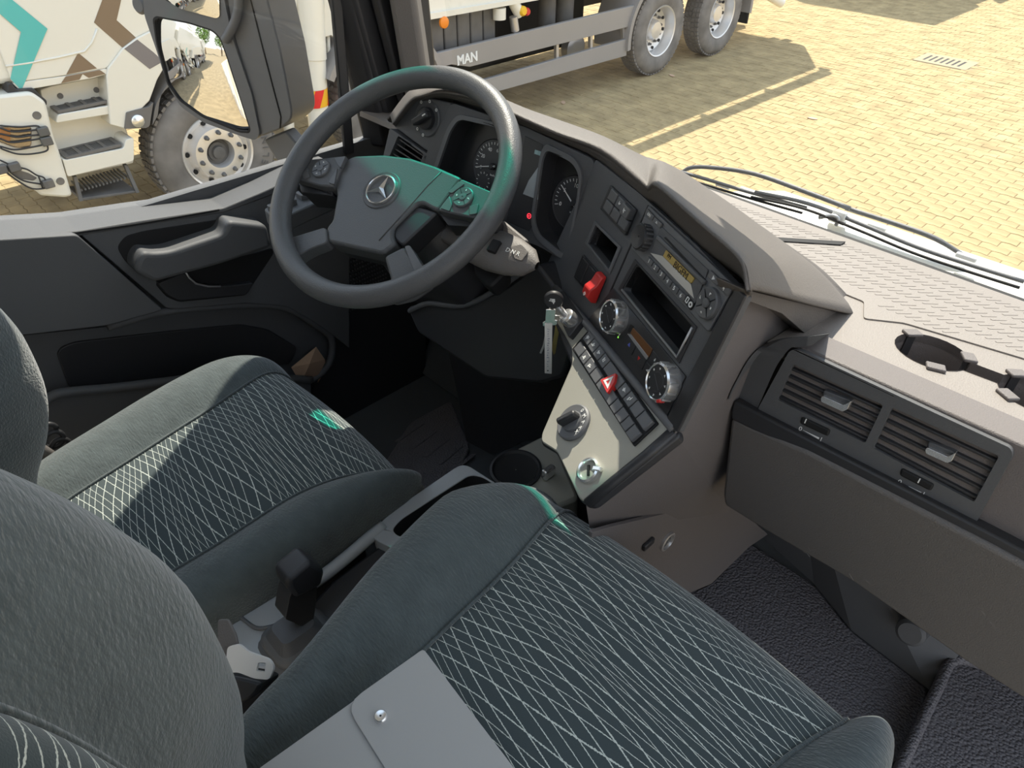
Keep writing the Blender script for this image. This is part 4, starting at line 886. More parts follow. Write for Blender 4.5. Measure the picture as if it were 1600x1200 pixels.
DS = seat("patterned charcoal driver's seat behind the steering wheel, partly sunlit", -.90, 1.936, .458, .02, .236, -.02, .25, .08, .075, (.48, .58, .78, .82), top=.44, fw=.87, lxs=[(0, .02), (.45, .03), (.7, .012), (1, 0)], hk=.62, dep=.07, back=[(-.095, 0), (-.07, .06), (-.030, .13), (-.012, .20), (-.012, .30), (-.03, .42), (-.06, .48)], rkb=.10)
# seat belt tongue and stalk of the passenger seat
FB = tilted((-.50, .07, 2.06), -.6, .75)
bk = thing('seat_belt_buckle', 'black seat belt stalk with a shiny belt tongue between the two seats', 'seat belt', (-.50, .07, 1.98))
tq = rpoly(FB.pts([(356, 1010), (374, 1006), (388, 1018), (422, 1030), (429, 1043), (421, 1062), (398, 1060), (372, 1050), (352, 1052)], .003), .004)
obj('belt_tongue', MB().holed(FB, tq, [rpoly(FB.pts([(404, 1035), (416, 1037), (414, 1050), (401, 1048)], .003), .001)], 0, .004), M_STEEL, bk, None, .001)
pplate('buckle_body', FB, [(340, 1052), (392, 1062), (410, 1068), (395, 1090), (362, 1108), (345, 1095)], -.05, -.004, M_PLD, bk, .008, .008)
pplate('belt_webbing', FB, [(340, 968), (356, 968), (368, 992), (372, 1010), (352, 1030), (340, 1040)], -.006, -.002, M_TRIM, bk, .003, .001)
# coiled air hose by the driver's seat
pth = []
for k in range(70):
    a = k/69*2*PI*3.2; c = onX(72+k*.45, 676+k*.50, -1.20); pth.append(c+V((.004*k/70, .017*math.cos(a), .020*math.sin(a))))
tag(obj('coiled_air_hose', MB().tube(pth, .0045, 8), M_PLD, None, 180), "black coiled air hose beside the driver's seat back", 'hose')
lv = thing('seat_lever', "grey seat adjuster lever beside the driver's cushion", 'lever', tuple(onX(75, 712, -1.17)))
obj('lever_arm', MB().tube([onX(p[0], p[1], -1.17) for p in [(40, 690), (62, 702), (95, 722)]], [.012, .011, .009], 8), M_TRIM, lv, 180)
obj('lever_tip', MB().tube([onX(p[0], p[1], -1.165) for p in [(66, 735), (82, 724), (100, 720)]], .006, 8), M_SIL, lv, 180)
# folder
FF = Fr(onZ(640, 1100, 2.125), (1, 0, 0), (0, 1, .05))
fo = thing('document_folder', 'grey card document folder with a snap button lying on the passenger seat', 'folder', tuple(FF.O))
a = [V(p) for p in FF.pts([(660, 1018), (545, 1100)], 0)]; d1_ = (a[1]-a[0]).normalized(); d2_ = V((-d1_.y, d1_.x)); d2_ = d2_ if (V(FF.px(760, 1110))-a[0]).dot(d2_) > 0 else -d2_
q = lambda s, t: tuple(a[0]+d1_*s+d2_*t)
obj('back_cover', MB().plate(FF, rpoly([q(-.003, -.003), q(.33, -.003), q(.33, .235), q(-.003, .235)], .006), -.014, -.010), M_FOLD, fo, None, .001)
obj('paper_stack', MB().plate(FF, [q(.004, .003), q(.32, .003), q(.32, .228), q(.004, .228)], -.010, -.002), M_WHT, fo)
obj('front_cover', MB().plate(FF, rpoly([q(0, 0), q(.33, 0), q(.33, .23), q(0, .23)], .006), -.002, 0), M_FOLD, fo, None, .0008)
L_ = (V(FF.px(541, 1106))-a[0]).dot(d1_); obj('flap', MB().plate(FF, rpoly([q(-.002, -.001), q(L_, -.001), q(L_, .231), q(-.002, .231)], [.004, .018, .018, .004]), .0002, .0022), M_FOLD, fo, None, .0008)
obj('snap_button', MB().lathe(FF.at(*FF.px(595, 1120, .003), .0022), [(.0065, 0), (.0063, .002), (.005, .0034), (.003, .003), (.001, .003)], 28), M_CHR, fo, 40)

# ------------------------------------------------------------------ centre console between the seats
CT = Fr((-.62, .40, 1.90), (1, 0, 0), (0, 1, .06))
cc = thing('centre_console', 'grey plastic console between the seats with an open storage tray', 'console', (-.62, .4, FLOOR))
to = CT.pts([(724, 722), (770, 752), (850, 800), (760, 860), (640, 870), (575, 838), (610, 800)], 0)
ti = CT.pts([(735, 741), (755, 745), (820, 790), (740, 838), (622, 838), (612, 828), (625, 812)], 0)
obj('tray_rim', MB().holed(CT, rpoly(to, .02), [rpoly(ti, .012)], -.03, 0), M_RIM, cc, None, .006)
n = len(ti); obj('tray_well', MB().add([CT.P(u, v, -.002) for u, v in rpoly(ti, .012)]+[CT.P(u*.94+.06*cen(ti)[0], v*.94+.06*cen(ti)[1], -.11) for u, v in rpoly(ti, .012)], [(i, (i+1) % (n*5), n*5+(i+1) % (n*5), n*5+i) for i in range(n*5)]+[tuple(range(n*5, n*10))]), M_PLD, cc, 40)
obj('side_rail', MB().tube(catmull([CT.P(*CT.px(*p, -.004), -.004) for p in [(600, 822), (575, 842), (545, 868), (505, 900), (455, 935)]], 4), .010, 8), M_RIM, cc, 180)
obj('console_wall', MB().plate(CT, CT.pts([(595, 850), (640, 868), (760, 860), (560, 1000), (470, 960), (520, 905)], -.02), -.25, -.02), M_PLD, cc, None, .006)
obj('front_mount', MB().plate(CT, rpoly(CT.pts([(765, 722), (848, 680), (872, 700), (905, 778), (850, 800)], -.012), .01), -.20, -.012), M_GREY, cc, None, .006)
chf = CT.at(*CT.px(806, 735, -.012), -.011)
ch = thing('console_cup_holder', 'deep black cup holder at the front of the centre console', 'cup holder', tuple(chf.P(0, 0, -.05)))
obj('holder_cup', MB().lathe(chf, [(.044, .0), (.044, .004), (.040, .005), (.0375, .002), (.034, -.004)], 36), M_PLD, ch, 40)
obj('holder_bottom', MB().lathe(chf, [(.0365, .0018), (.035, .0012), (.001, .0010)], 30), M_BLK, ch, 40)
obj('chrome_clip', MB().box(CT.P(*CT.px(857, 738, .0), .0), (.006, .012, .010)), M_CHR, cc, None, .003)
RC = Fr((-.69, .15, 1.885), (1, 0, 0), (0, 1, 0))
rc = thing('rear_console_tray', 'light grey rear console cover with a square lid, behind the parking brake lever', 'console cover', (-.69, .15, 1.7))
pplate('console_cover', RC, [(335, 935), (432, 908), (455, 925), (470, 990), (440, 1040), (400, 1050), (345, 1010)], -.05, 0, M_RIM, rc, .012, .006)
pplate('square_lid', RC, [(350, 932), (425, 915), (456, 940), (440, 976), (410, 984), (392, 980)], -.004, .005, M_RIM, rc, .012, .003)
obj('lid_edge', MB().tube(catmull([RC.P(*RC.px(*p, .004), .004) for p in [(350, 930), (360, 948), (386, 972), (405, 982), (436, 976)]], 4), .003, 6), M_MID, rc, 180)
# parking brake lever
hb = thing('parking_brake_lever', 'black parking brake lever standing in a ribbed rubber boot', 'lever', tuple(onX(450, 1010, -.585)))
HX = -.585
kb_ = [onX(*p, HX) for p in [(450, 905), (487, 877), (510, 890), (505, 912), (490, 925), (462, 938), (452, 920)]]
FH = Fr((HX, 0, 0), (0, 1, 0), (0, 0, 1))
pplate('lever_grip', FH, [(449, 908), (486, 877), (509, 892), (503, 916), (462, 937), (452, 922)], -.022, .014, M_PLD, hb, .006, .007)
pplate('lever_stem', FH, [(456, 925), (496, 915), (493, 950), (488, 985), (446, 968), (452, 935)], -.018, .010, M_PLD, hb, .004, .004)
bt = onX(462, 990, HX)
rows = []
for k, (s, z) in enumerate(((.026, .006), (.034, .0), (.036, -.008), (.034, -.012), (.040, -.018), (.042, -.024), (.039, -.028), (.046, -.034), (.048, -.042), (.044, -.047), (.052, -.054), (.054, -.064), (.05, -.075))):
    rows.append([bt+V((x*s, y*s*1.15, z)) for x, y in rpoly([(-1, -1), (1, -1), (1, 1), (-1, 1)], .5)])
obj('rubber_boot', MB().grid(rows, True), M_MID, hb, 60)
obj('boot_collar', MB().prism([bt+V((x*.029, y*.033, .004)) for x, y in rpoly([(-1, -1), (1, -1), (1, 1), (-1, 1)], .5)], [bt+V((x*.020, y*.024, .020)) for x, y in rpoly([(-1, -1), (1, -1), (1, 1), (-1, 1)], .5)]), M_PL, hb, 40)

# ------------------------------------------------------------------ outside: mirror, wipers, cab front
FM_ = tilted((-1.66, .76, 2.3), math.radians(-26), math.radians(87))
CM = lambda L: [(200+x*.19163, y*.19167) for x, y in L]
mi = thing('door_mirror', 'black housed door mirror with two glasses outside the driver\'s window', 'mirror', (-1.66, .76, 2.2))
g1_ = rpoly(FM_.pts(CM([(212, 150), (240, 126), (500, 175), (700, 238), (765, 300), (820, 450), (1012, 1055), (1000, 1082), (920, 1078), (620, 955), (430, 820), (330, 685), (240, 350)]), .001), .01)
g2_ = rpoly(FM_.pts(CM([(250, -250), (740, -250), (762, 0), (765, 130), (740, 145), (450, 68), (300, -10)]), .001), .01)
hs = rpoly(FM_.pts(CM([(90, -300), (128, 0), (138, 125), (240, 420), (325, 690), (430, 865), (615, 995), (900, 1100), (1035, 1142), (1062, 1120), (1075, 1080), (1010, 760), (850, 290), (790, 0), (770, -300)]), .004), .012)
obj('mirror_housing', MB().holed(FM_, hs, [g1_, g2_], -.01, .006), M_MID, mi, None, .003)
obj('housing_back', MB().prism([FM_.P(u, v, -.008) for u, v in hs], [FM_.P(u*.8+.2*cen(hs)[0], v*.85+.15*cen(hs)[1], -.09) for u, v in hs]), M_MID, mi, 40)
def convex(name, L_, w, k):
    c = V(cen(L_)); ring = [V(p) for p in L_]; rws = []
    for s in (1, .85, .7, .55, .4, .25, .1): rws.append([FM_.P(*(c+(p-c)*s), w-k*((p-c)*s).length_squared) for p in ring])
    obj(name, MB().grid(rws, True).add([r for r in rws[-1]], [tuple(range(len(ring)))]), M_MIR, mi, 180)
    obj(name+'_seal', MB().holed(FM_, L_, [[tuple(c+(V(p)-c)*.965) for p in L_]], -.003, .006), M_BLK, mi)
convex('mirror_glass', g1_, .011, .75); convex('wide_angle_glass', g2_, .013, 1.2)
FA = tilted((-1.60, .86, 2.2), math.radians(-60), math.radians(86))
pplate('mirror_arm', FM_, CM([(800, -300), (1100, -300), (1135, 0), (1240, 400), (1335, 900), (1330, 975), (1245, 1050), (1075, 1118), (1040, 900), (860, 290), (805, 0)]), -.10, .0, M_MID, mi, .012, .012)
obj('arm_seam', MB().tube([FM_.P(*FM_.px(*p, .001), .001) for p in CM([(985, -200), (1000, 0), (1100, 400), (1200, 780), (1245, 950), (1240, 1045)])], .0016, 6), M_BLK, mi, 180)
pplate('arm_foot', FM_, [(412, 218), (446, 205), (470, 232), (452, 256), (440, 262), (425, 240)], -.06, -.02, M_MID, mi, .006, .006)
obj('mirror_bracket', MB().tube(catmull([FM_.P(*FM_.px(*p, .012), .012) for p in CM([(790, 330), (820, 280), (870, 180), (900, 60), (905, -120)])], 5), .010, 8), M_MID, mi, 180)
obj('upper_knob', MB().lathe(FM_.at(*FM_.px(218, 8, 0)), [(.02, -.03), (.02, .0), (.014, .006)], 16, cap1=True), M_MID, mi, 40)
# cab front below the windscreen: seal, white panel, wipers
FP = Fr(GB, (1, 0, 0), V((0, gd.y, gd.z)))
struct('trim_7', MB().bar(V((-1.42, 1.176, 2.198)), V((.70, 1.176, 2.198)), (0, .007, 0), (0, 0, .006)), M_BLK, bevel=.003)
struct('trim_8', MB().bar(V((-1.42, 1.125, 2.206)), V((.70, 1.125, 2.206)), (0, .007, 0), (0, 0, .004)), M_PLD, bevel=.002)
fr_ = thing('cab_front_panel', 'white front panel of the cab below the windscreen', 'panel', (-.36, 1.3, 1.6))
prow = []
for x in np.linspace(-1.46, .78, 29):
    k = max(0, -.58-x); dzz = min(.14, .9*k*k+.22*k); prow.append([V((x, y-(.05*k if y > 1.2 else 0), z-dzz)) for y, z in ((1.20, 2.175), (1.24, 2.192), (1.30, 2.190), (1.345, 2.15), (1.37, 2.05), (1.375, 1.5))])
obj('panel_skin', MB().grid(prow), M_WPAINT, fr_, 50)
def wiper(label, arm, blade, pts):
    w = thing('windscreen_wiper', label, 'wiper', tuple(arm[0]), 'windscreen wipers')
    obj('wiper_arm', MB().tube(catmull(arm, 5), [.0045]*(len(catmull(arm, 5))-4)+[.004, .004, .004, .003], 6), M_MID, w, 180)
    obj('wiper_blade', MB().tube(catmull(blade, 5), .0036, 6), M_MID, w, 180)
    obj('rubber_edge', MB().tube(catmull([p+V((0, -.012, -.006)) for p in blade], 5), .0025, 5), M_BLK, w, 180)
    for t in pts: obj('blade_joint', MB().box(t, (.016, .004, .004)), M_WHT, w, None, .002)
    return w
Yw = lambda L, y: [onY(*p, y) for p in L]
wiper('black wiper arched over the left part of the windscreen base', Yw([(1328, 326), (1260, 300), (1180, 272), (1115, 262), (1080, 262), (1062, 272)], 1.235), Yw([(1062, 268), (1110, 282), (1170, 300), (1260, 325)], 1.225), Yw([(1168, 298), (1130, 290)], 1.228))
wiper('pale topped wiper lying along the right part of the windscreen base', Yw([(1322, 325), (1400, 350), (1460, 372), (1510, 402)], 1.245), Yw([(1180, 300), (1262, 318), (1345, 350), (1430, 385), (1510, 412), (1600, 440)], 1.225), Yw([(1308, 345), (1370, 355), (1510, 402)], 1.235))
sq = thing('washer_jet', 'pale washer jet and hose standing at the windscreen base', 'washer jet', tuple(onY(1310, 345, 1.22)))
obj('jet_hose', MB().tube(catmull(Yw([(1280, 340), (1300, 337), (1310, 342), (1306, 352)], 1.215), 5), .004, 6), M_SIL, sq, 180)
obj('jet_body', MB().box(onY(1312, 336, 1.225), (.012, .006, .008)), M_WHT, sq, None, .002)
# ------------------------------------------------------------------ the white lorry parked alongside
TX = -5.85
FT_ = Fr((TX, 0, 0), (0, 1, 0), (0, 0, 1))
T = thing('lorry', 'cream white lorry with teal and bronze decals parked beside the cab', 'lorry', (-7.1, 5, 0))
Z1 = lambda L: [(x*.15, y*.15) for x, y in L]
Z2 = lambda L: [(x*.15, 140+y*.15) for x, y in L]
def tp(name, L, w0, w1, m, parent=T, r=.01, bevel=.006): return pplate(name, FT_, L, w0, w1, m, parent, r, bevel)
# cab body and door skin
cab = [(.55, 1.34), (1.62, 1.30), (1.70, 1.42), (1.92, 1.62), (2.75, 1.66), (2.85, 1.70), (2.85, 3.25), (.75, 3.25), (.42, 2.2), (.45, 1.5)]
obj('cab_body', MB().plate(FT_, rpoly(cab, .05), -2.4, -.02), M_WPAINT, T, None, .04, 3)
dr = obj('door_skin', MB().plate(FT_, rpoly(FT_.pts(Z1([(-200, -900), (1750, -900), (1700, 250), (1420, 395), (1280, 500), (1120, 712), (700, 785), (130, 865), (0, 530)]), 0), .02), -.02, 0), M_WPAINT, T, None, .008)
obj('door_crease', MB().tube([FT_.P(*FT_.px(*p, 0), 0) for p in Z1([(60, 690), (300, 655), (600, 600), (880, 535), (960, 440), (1010, 300)])], .008, 8), M_WPAINT, dr, 180)
tp('sill_panel', Z1([(130, 868), (700, 790), (1112, 715), (1120, 770), (960, 815), (540, 890), (340, 925), (190, 928)]), -.06, .004, M_WPAINT)
dec = lambda nm, L, m, w=.0015, p=T: pplate(nm, FT_, L, w-.001, w, m, p, 0, 0)
dec('teal_chevron', Z1([(-300, -330), (-150, -260), (130, 0), (495, 300), (235, 915), (205, 922), (108, 820), (220, 335), (0, 145), (-300, -80)]), M_TEAL, .006)
dec('bronze_chevron', Z1([(1110, -120), (1290, -120), (1215, 210), (1420, 395), (1280, 500), (980, 235)]), M_BROWN, .0025)
dec('bronze_triangle', Z1([(815, 550), (1010, 712), (690, 778)]), M_BROWN, .0025)
dec('bronze_foot', Z1([(685, 795), (1040, 728), (1100, 770), (925, 812), (860, 772), (830, 830), (635, 868)]), M_BROWN, .006)
# wheel arch moulding
tp('front_fender', Z1([(1125, 712), (1280, 505), (1420, 400), (1560, 330), (1900, 330), (1900, 500), (1750, 640), (1640, 830), (1560, 1050), (1500, 1110), (1300, 1340), (1150, 1300), (1110, 800)]), -.35, .02, M_WPAINT, T, .01, .015)
dec('fender_decal', Z1([(1430, 412), (1600, 545), (1700, 640), (1560, 720), (1295, 508)]), mat('bronze_decal_dull', (.21, .19, .19), .4), .022)
arc_ = [(1205+0, 0)]
AR = catmull([FT_.P(*FT_.px(*p, .03), .03) for p in [(238, 195), (243, 165), (254, 145), (272, 128), (290, 120), (330, 112), (380, 120)]], 5)
obj('arch_lip', MB().grid([[p+V((.005, 0, 0)), p+V((.005, .055, .055)), p+V((-.25, .055, .055)), p+V((-.25, 0, 0))] for p in AR], True), M_DGREY, T, 50)
tp('arch_corner', Z2([(1320, 240), (1550, 180), (1600, 130), (1560, 380), (1530, 400), (1300, 412)]), -.10, .035, M_DGREY)
lf = FT_.at(*FT_.px(215, 189, .036), .035)
obj('marker_lamp', MB().lathe(lf, [(.048, 0), (.046, .012), (.036, .02), (.001, .024)], 24), M_CHR, T, 40)
# steps
tp('step_back', Z1([(420, 935), (540, 895), (1115, 780), (1310, 880), (1300, 1300), (1400, 1600), (1390, 1700), (700, 1850), (480, 1300)]), -.30, -.16, M_WPAINT)
def step(tread, front, w, parent=T):
    a = FT_.pts(front, w); s = obj('step_box', MB().plate(FT_, rpoly(a, .02), w-.30, w), M_WPAINT, parent, None, .012)
    zt = FT_.px(*tread[0], w)[1]; q = [onX(*p, TX+w) for p in tread[:2]]; z = (q[0].z+q[1].z)/2+.004
    y0, y1 = q[0].y, q[1].y; f = Fr((TX+w-.11, (y0+y1)/2, z), (0, 1, 0), (-1, 0, 0)); hx = (y1-y0)/2
    o_ = [(-hx, -.10), (hx, -.10), (hx, .10), (-hx, .10)]
    holes = [[(-hx+.02+k*(2*hx-.04)/4+.012, -.075), (-hx+.02+(k+1)*(2*hx-.04)/4-.012, -.075), (-hx+.02+(k+1)*(2*hx-.04)/4-.012, .075), (-hx+.02+k*(2*hx-.04)/4+.012, .075)] for k in range(4)]
    g = obj('step_tread', MB().holed(f, rpoly(o_, .015), holes, 0, .02), M_DGREY, s, None, .003)
    t_ = MB()
    for h in holes:
        for i in range(6):
            u = h[0][0]+(h[1][0]-h[0][0])*(i+.5)/6; t_.box(f.P(u, 0, .008), (.004, .075, .006), f)
        for i in range(4): t_.box(f.P((h[0][0]+h[1][0])/2, -.06+i*.04, .006), ((h[1][0]-h[0][0])/2, .004, .006), f)
    tag(obj('tread_grating', t_, M_MESH, s), kind='stuff')
step([(91, 178), (184, 161)], Z2([(600, 262), (1225, 150), (1235, 245), (1120, 262), (580, 352)]), .0)
step([(104, 250), (193, 232)], Z2([(650, 720), (690, 735), (1290, 612), (1310, 520), (1395, 500), (1395, 745), (705, 910)]), .05)
for k, p in enumerate(Z1([(630, 1000), (1005, 938)])): obj('step_bolt', MB().lathe(FT_.at(*FT_.px(*p, -.155), -.158), [(.02, 0), (.018, .008)], 12, cap1=True), M_DGREY, T, 40)
fs = tp('folding_step', Z2([(845, 1165), (1430, 1075), (1425, 1050), (850, 1130)]), -.26, .03, M_CHAS)
z3 = onX(126, 308, TX+.03).z
for a, b in (((116, 275), (126, 313)), ((195, 257), (214, 300))): obj('step_hanger', MB().bar(onX(*a, TX-.02), onX(*b, TX+.02), (.02, 0, 0), (0, .012, 0)), M_CHAS, fs)
sg = MB(); y0, y1 = onX(128, 310, TX).y, onX(212, 298, TX).y
for i in range(14): sg.box((TX-.11, y0+.02+(y1-y0-.04)*i/13, z3+.035), (.11, .006, .008))
tag(obj('tread_grating', sg, M_MESH, fs), kind='stuff')
# bumper corner with headlamps and wire guards
bp_ = tp('bumper_corner', Z2([(-400, 90), (0, 60), (330, 25), (480, 130), (560, 480), (620, 640), (760, 1110), (690, 1130), (430, 1110), (380, 1060), (230, 1000), (0, 830), (-400, 640)]), -.8, .07, M_WPAINT, T, .03, .03)
hl = tp('headlamp', Z2([(-300, 360), (0, 380), (320, 380), (335, 420), (330, 590), (290, 620), (150, 605), (0, 550), (-300, 480)]), .04, .085, mat('lamp_chrome', (.55, .46, .38), .2, .8), T, .02, .008)
tp('headlamp_lens', Z2([(-300, 372), (0, 390), (315, 390), (325, 425), (320, 580), (285, 610), (150, 592), (0, 540), (-300, 470)]), .086, .092, M_LENS, hl, .02, .004)
tp('indicator_lens', Z2([(-300, 385), (110, 405), (110, 540), (0, 525), (-300, 450)]), .085, .090, mat('amber_lamp', (.5, .22, .08), .25), hl, .01, .003)
tp('fog_lamp', Z2([(50, 790), (130, 820), (300, 870), (390, 920), (350, 950), (200, 930), (110, 870)]), .05, .074, M_DGREY, T, .01, .004)
def wire(L, w=.10): return obj('wire_guard', MB().tube(catmull([FT_.P(*FT_.px(*p, w), w) for p in Z2(L)], 5), .006, 6), M_PLD, bp_, 180)
wire([(0, 375), (200, 390), (380, 378), (430, 420), (450, 520), (495, 590), (480, 640), (330, 670), (180, 670), (50, 630), (0, 605)])
wire([(0, 400), (150, 440), (420, 415)]); wire([(0, 460), (180, 495), (300, 480), (440, 470)]); wire([(0, 510), (120, 550), (300, 530), (460, 505)]); wire([(0, 590), (150, 625), (330, 600), (470, 570)])
wire([(0, 735), (150, 800), (280, 830), (380, 890), (460, 920), (490, 1000), (450, 1030), (330, 1030), (200, 960), (90, 880), (0, 790)]); wire([(60, 795), (120, 870), (250, 950), (430, 985)]); wire([(400, 895), (445, 1025)])
for p in [(450, 435), (485, 535), (150, 805), (505, 980), (10, 830)]: obj('guard_clip', MB().box(FT_.P(*FT_.px(*Z2([p])[0], .10), .10), (.035, .03, .02), FT_), M_CHAS, bp_, None, .008)
for p in [(385, 270), (630, 955)]: obj('bumper_plug', MB().lathe(FT_.at(*FT_.px(*Z2([p])[0], .071), .069), [(.028, 0), (.026, .006), (.012, .004)], 16, cap1=True), M_DGREY, bp_, 40)
tp('gap_seal', Z1([(75, 880), (120, 865), (170, 930), (350, 920), (400, 970), (490, 1050), (490, 1100), (440, 1080), (330, 960), (80, 985)]), -.1, .03, M_PLD)
# wheels: shared meshes
def wheel_proto(front):
    f = Fr((0, 0, 0), (0, 1, 0), (0, 0, 1)); w = []
    ty = [(.302, -.005), (.33, .006), (.40, .014), (.46, .006), (.498, -.018), (.520, -.045), (.524, -.09), (.524, -.24), (.515, -.28), (.48, -.31), (.40, -.325), (.30, -.31)]
    tyre = MB().lathe(f, ty, 56)
    lug = MB()
    for i in range(56):
        a = i*2*PI/56; g = Fr(V((0, math.cos(a), math.sin(a)))*.524, (0, -math.sin(a), math.cos(a)), (1, 0, 0))
        for j, x in enumerate((-.055, -.115, -.175, -.235)): lug.box(g.P(.008*(j % 2), x, 0 if g.n.dot(V((0, math.cos(a), math.sin(a)))) > 0 else 0), (.020, .024, .010), g)
    if front: rim = [(.306, -.012), (.300, .004), (.285, -.004), (.272, -.035), (.240, -.055), (.222, -.035), (.205, .030), (.150, .036), (.118, .034), (.110, .0), (.108, -.05), (.09, -.055)]
    else: rim = [(.306, -.012), (.300, .004), (.285, -.004), (.272, -.05), (.258, -.09), (.250, -.13), (.215, -.150), (.130, -.155), (.118, -.10), (.10, -.07), (.001, -.065)]
    return tyre, lug, MB().lathe(f, rim, 48)
WH = {}
def wheel(y, front, x=TX):
    o = V((x, y, .535))
    if front not in WH:
        ty, lug, rim = wheel_proto(front); base = obj('wheel', ty, M_TYRE, T, 60, loc=o)
        WH[front] = (base.data, obj('tyre_tread', lug, M_TYRE, base).data, obj('rim', rim, M_ALU, base, 35).data)
        tag(bpy.data.objects[base.children[0].name], kind='stuff')
        nut = MB().lathe(Fr((0, 0, 0), (0, 1, 0), (0, 0, 1)), [(.020, 0), (.017, .006), (.014, .030), (.009, .034)], 12, cap1=True)
        hole = MB().lathe(Fr((0, 0, 0), (0, 1, 0), (0, 0, 1)), [(.022, -.03), (.020, .004), (.001, .002)], 14)
        NH[front] = [None, None]
    else:
        d = WH[front]; base = obj('wheel', d[0], None, T, loc=o); tag(obj('tyre_tread', d[1], None, base), kind='stuff'); obj('rim', d[2], None, base)
    if front: obj('hub', MB().lathe(Fr((0, 0, 0), (0, 1, 0), (0, 0, 1)), [(.109, -.045), (.082, -.042), (.078, -.02), (.055, -.018), (.050, .012), (.036, .016), (.001, .016)], 28), M_CHAS, base, 40)
    wn = .034 if front else -.148
    for i in range(10):
        a = i*PI/5+.2; c = V((wn, .172*math.cos(a), .172*math.sin(a)))
        if NH[front][0] is None: q = obj('wheel_nut', nut, M_CHAS, base, 40, loc=c); NH[front][0] = q.data
        else: obj('wheel_nut', NH[front][0], None, base, loc=c)
        a += PI/10; c = V((-.044 if front else -.135, .246*math.cos(a)*(1 if front else .94), .246*math.sin(a)*(1 if front else .94)))
        if NH[front][1] is None: q = obj('hand_hole', hole, M_BLK, base, loc=c); NH[front][1] = q.data
        else: obj('hand_hole', NH[front][1], None, base, loc=c)
    return base
NH = {}
w1 = wheel(2.285, True); w2 = wheel(4.00, True); wheel(8.314, False); wheel(9.72, False)
fw = Fr((TX+.022, 2.285, .535), (0, 1, 0), (0, 0, 1))
for k, ch in enumerate('MICHELIN'):
    a = math.radians(-62+k*9); u, v = .415*math.cos(a), .415*math.sin(a)
    t_ = text('tyre_letter', ch, fw, u, v, .085, M_CHAS, w1, -.0045, a-PI/2+PI, .002)
    t_.matrix_basis = Matrix.Translation(-V(w1.location)) @ t_.matrix_basis
# underbody
obj('chassis_rail', MB().box((-7.0, 7.2, .86), (.12, 4.9, .14)), M_CHAS, T, None, .01)
obj('engine_mass', MB().box((-6.55, 3.15, .95), (.30, .85, .30)), M_CHAS, T, None, .04)
obj('cab_underbody', MB().box((-7.35, 1.95, 1.0), (.75, .95, .28)), M_BLK, T, None, .03)
obj('rear_underbody', MB().box((-7.25, 6.1, .78), (.62, 1.6, .42)), M_BLK, T, None, .04)
# white mixer platform and body edge
tp('body_edge', [(655, -40), (655, 33), (760, 12), (845, -3), (1250, -70), (1250, -160), (655, -160)], -2.3, -.05, M_WPAINT, T, .01, .02)
tp('platform_edge', [(655, 24), (655, 34), (842, 0), (836, -6)], -.06, -.02, M_WPAINT, T, .003, .004)
obj('upper_body', MB().box((-7.1, 7.65, 2.52), (1.1, 4.65, .82)), M_WPAINT, T, None, .12, 4)
tp('rear_cab_box', [(395, -60), (470, -60), (462, 40), (466, 56), (440, 72), (432, 60), (430, 0)], -.6, -.12, M_WPAINT, T, .008, .01)
tp('bracket_plate', [(505, -40), (522, -40), (531, 58), (523, 60), (518, 55), (508, 58)], -.4, -.1, M_WPAINT, T, .006, .006)
# outrigger leg with reflective band
L0, L1 = onX(480, -60, TX-.10), onX(499, 207, TX-.10); ld = (L1-L0)
lg = obj('support_leg', MB().tube([L0, L0+ld*.53, L0+ld*.535, L0+ld*.54, L0+ld*.985, L1], [.112, .108, .108, .100, .092, .07], 28), M_WPAINT, T, 40)
ba, bb_ = onX(493, 137, TX-.10), onX(495, 164, TX-.10); lf = Fr(ba, (0, 1, 0), (1, 0, 0))
nb = 28
ringp = lambda c, r: [c+V((math.cos(2*PI*i/nb), math.sin(2*PI*i/nb), 0))*r for i in range(nb)]
obj('yellow_band', MB().grid([ringp(ba, .1035), ringp(bb_, .1025)], True), mat('yellow_tape', (.85, .45, .02), .4), lg, 180)
for k in range(3):
    a0 = -1.1+k*1.7; lo_ = [bb_+V((math.cos(a0+t), math.sin(a0+t), 0))*.104 for t in np.linspace(0, .8, 6)]; hi_ = [ba+V((math.cos(a0+.55+t), math.sin(a0+.55+t), 0))*.105 for t in np.linspace(0, .8, 6)]
    obj('red_stripe', MB().grid([[bb_*(1-q)+ba*q+V((math.cos(a0+t+.55*q), math.sin(a0+t+.55*q), 0))*.1052 for t in np.linspace(0, .8, 6)] for q in np.linspace(0, 1, 7)]), mat('red_tape', (.75, .02, .02), .4), lg)
for a, b, r in (((440, 112), (462, 98), .02), ((515, 90), (540, 105), .035), ((530, 112), (526, 140), .022), ((512, 30), (514, 110), .018), ((444, 115), (456, 250), .05), ((450, 130), (478, 128), .03)):
    obj('under_strut', MB().tube([onX(*a, TX-.16), onX(*b, TX-.16)], r, 10), M_WPAINT if r in (.022, .05, .018) else M_ALUM, T, 180)
obj('grey_tank', MB().lathe(Fr((-6.25, 3.62, .78), (0, 1, 0), (0, 0, 1)), [(.24, -.3), (.25, -.02), (.24, .0), (.001, .01)], 30), M_CHAS, T, 40)
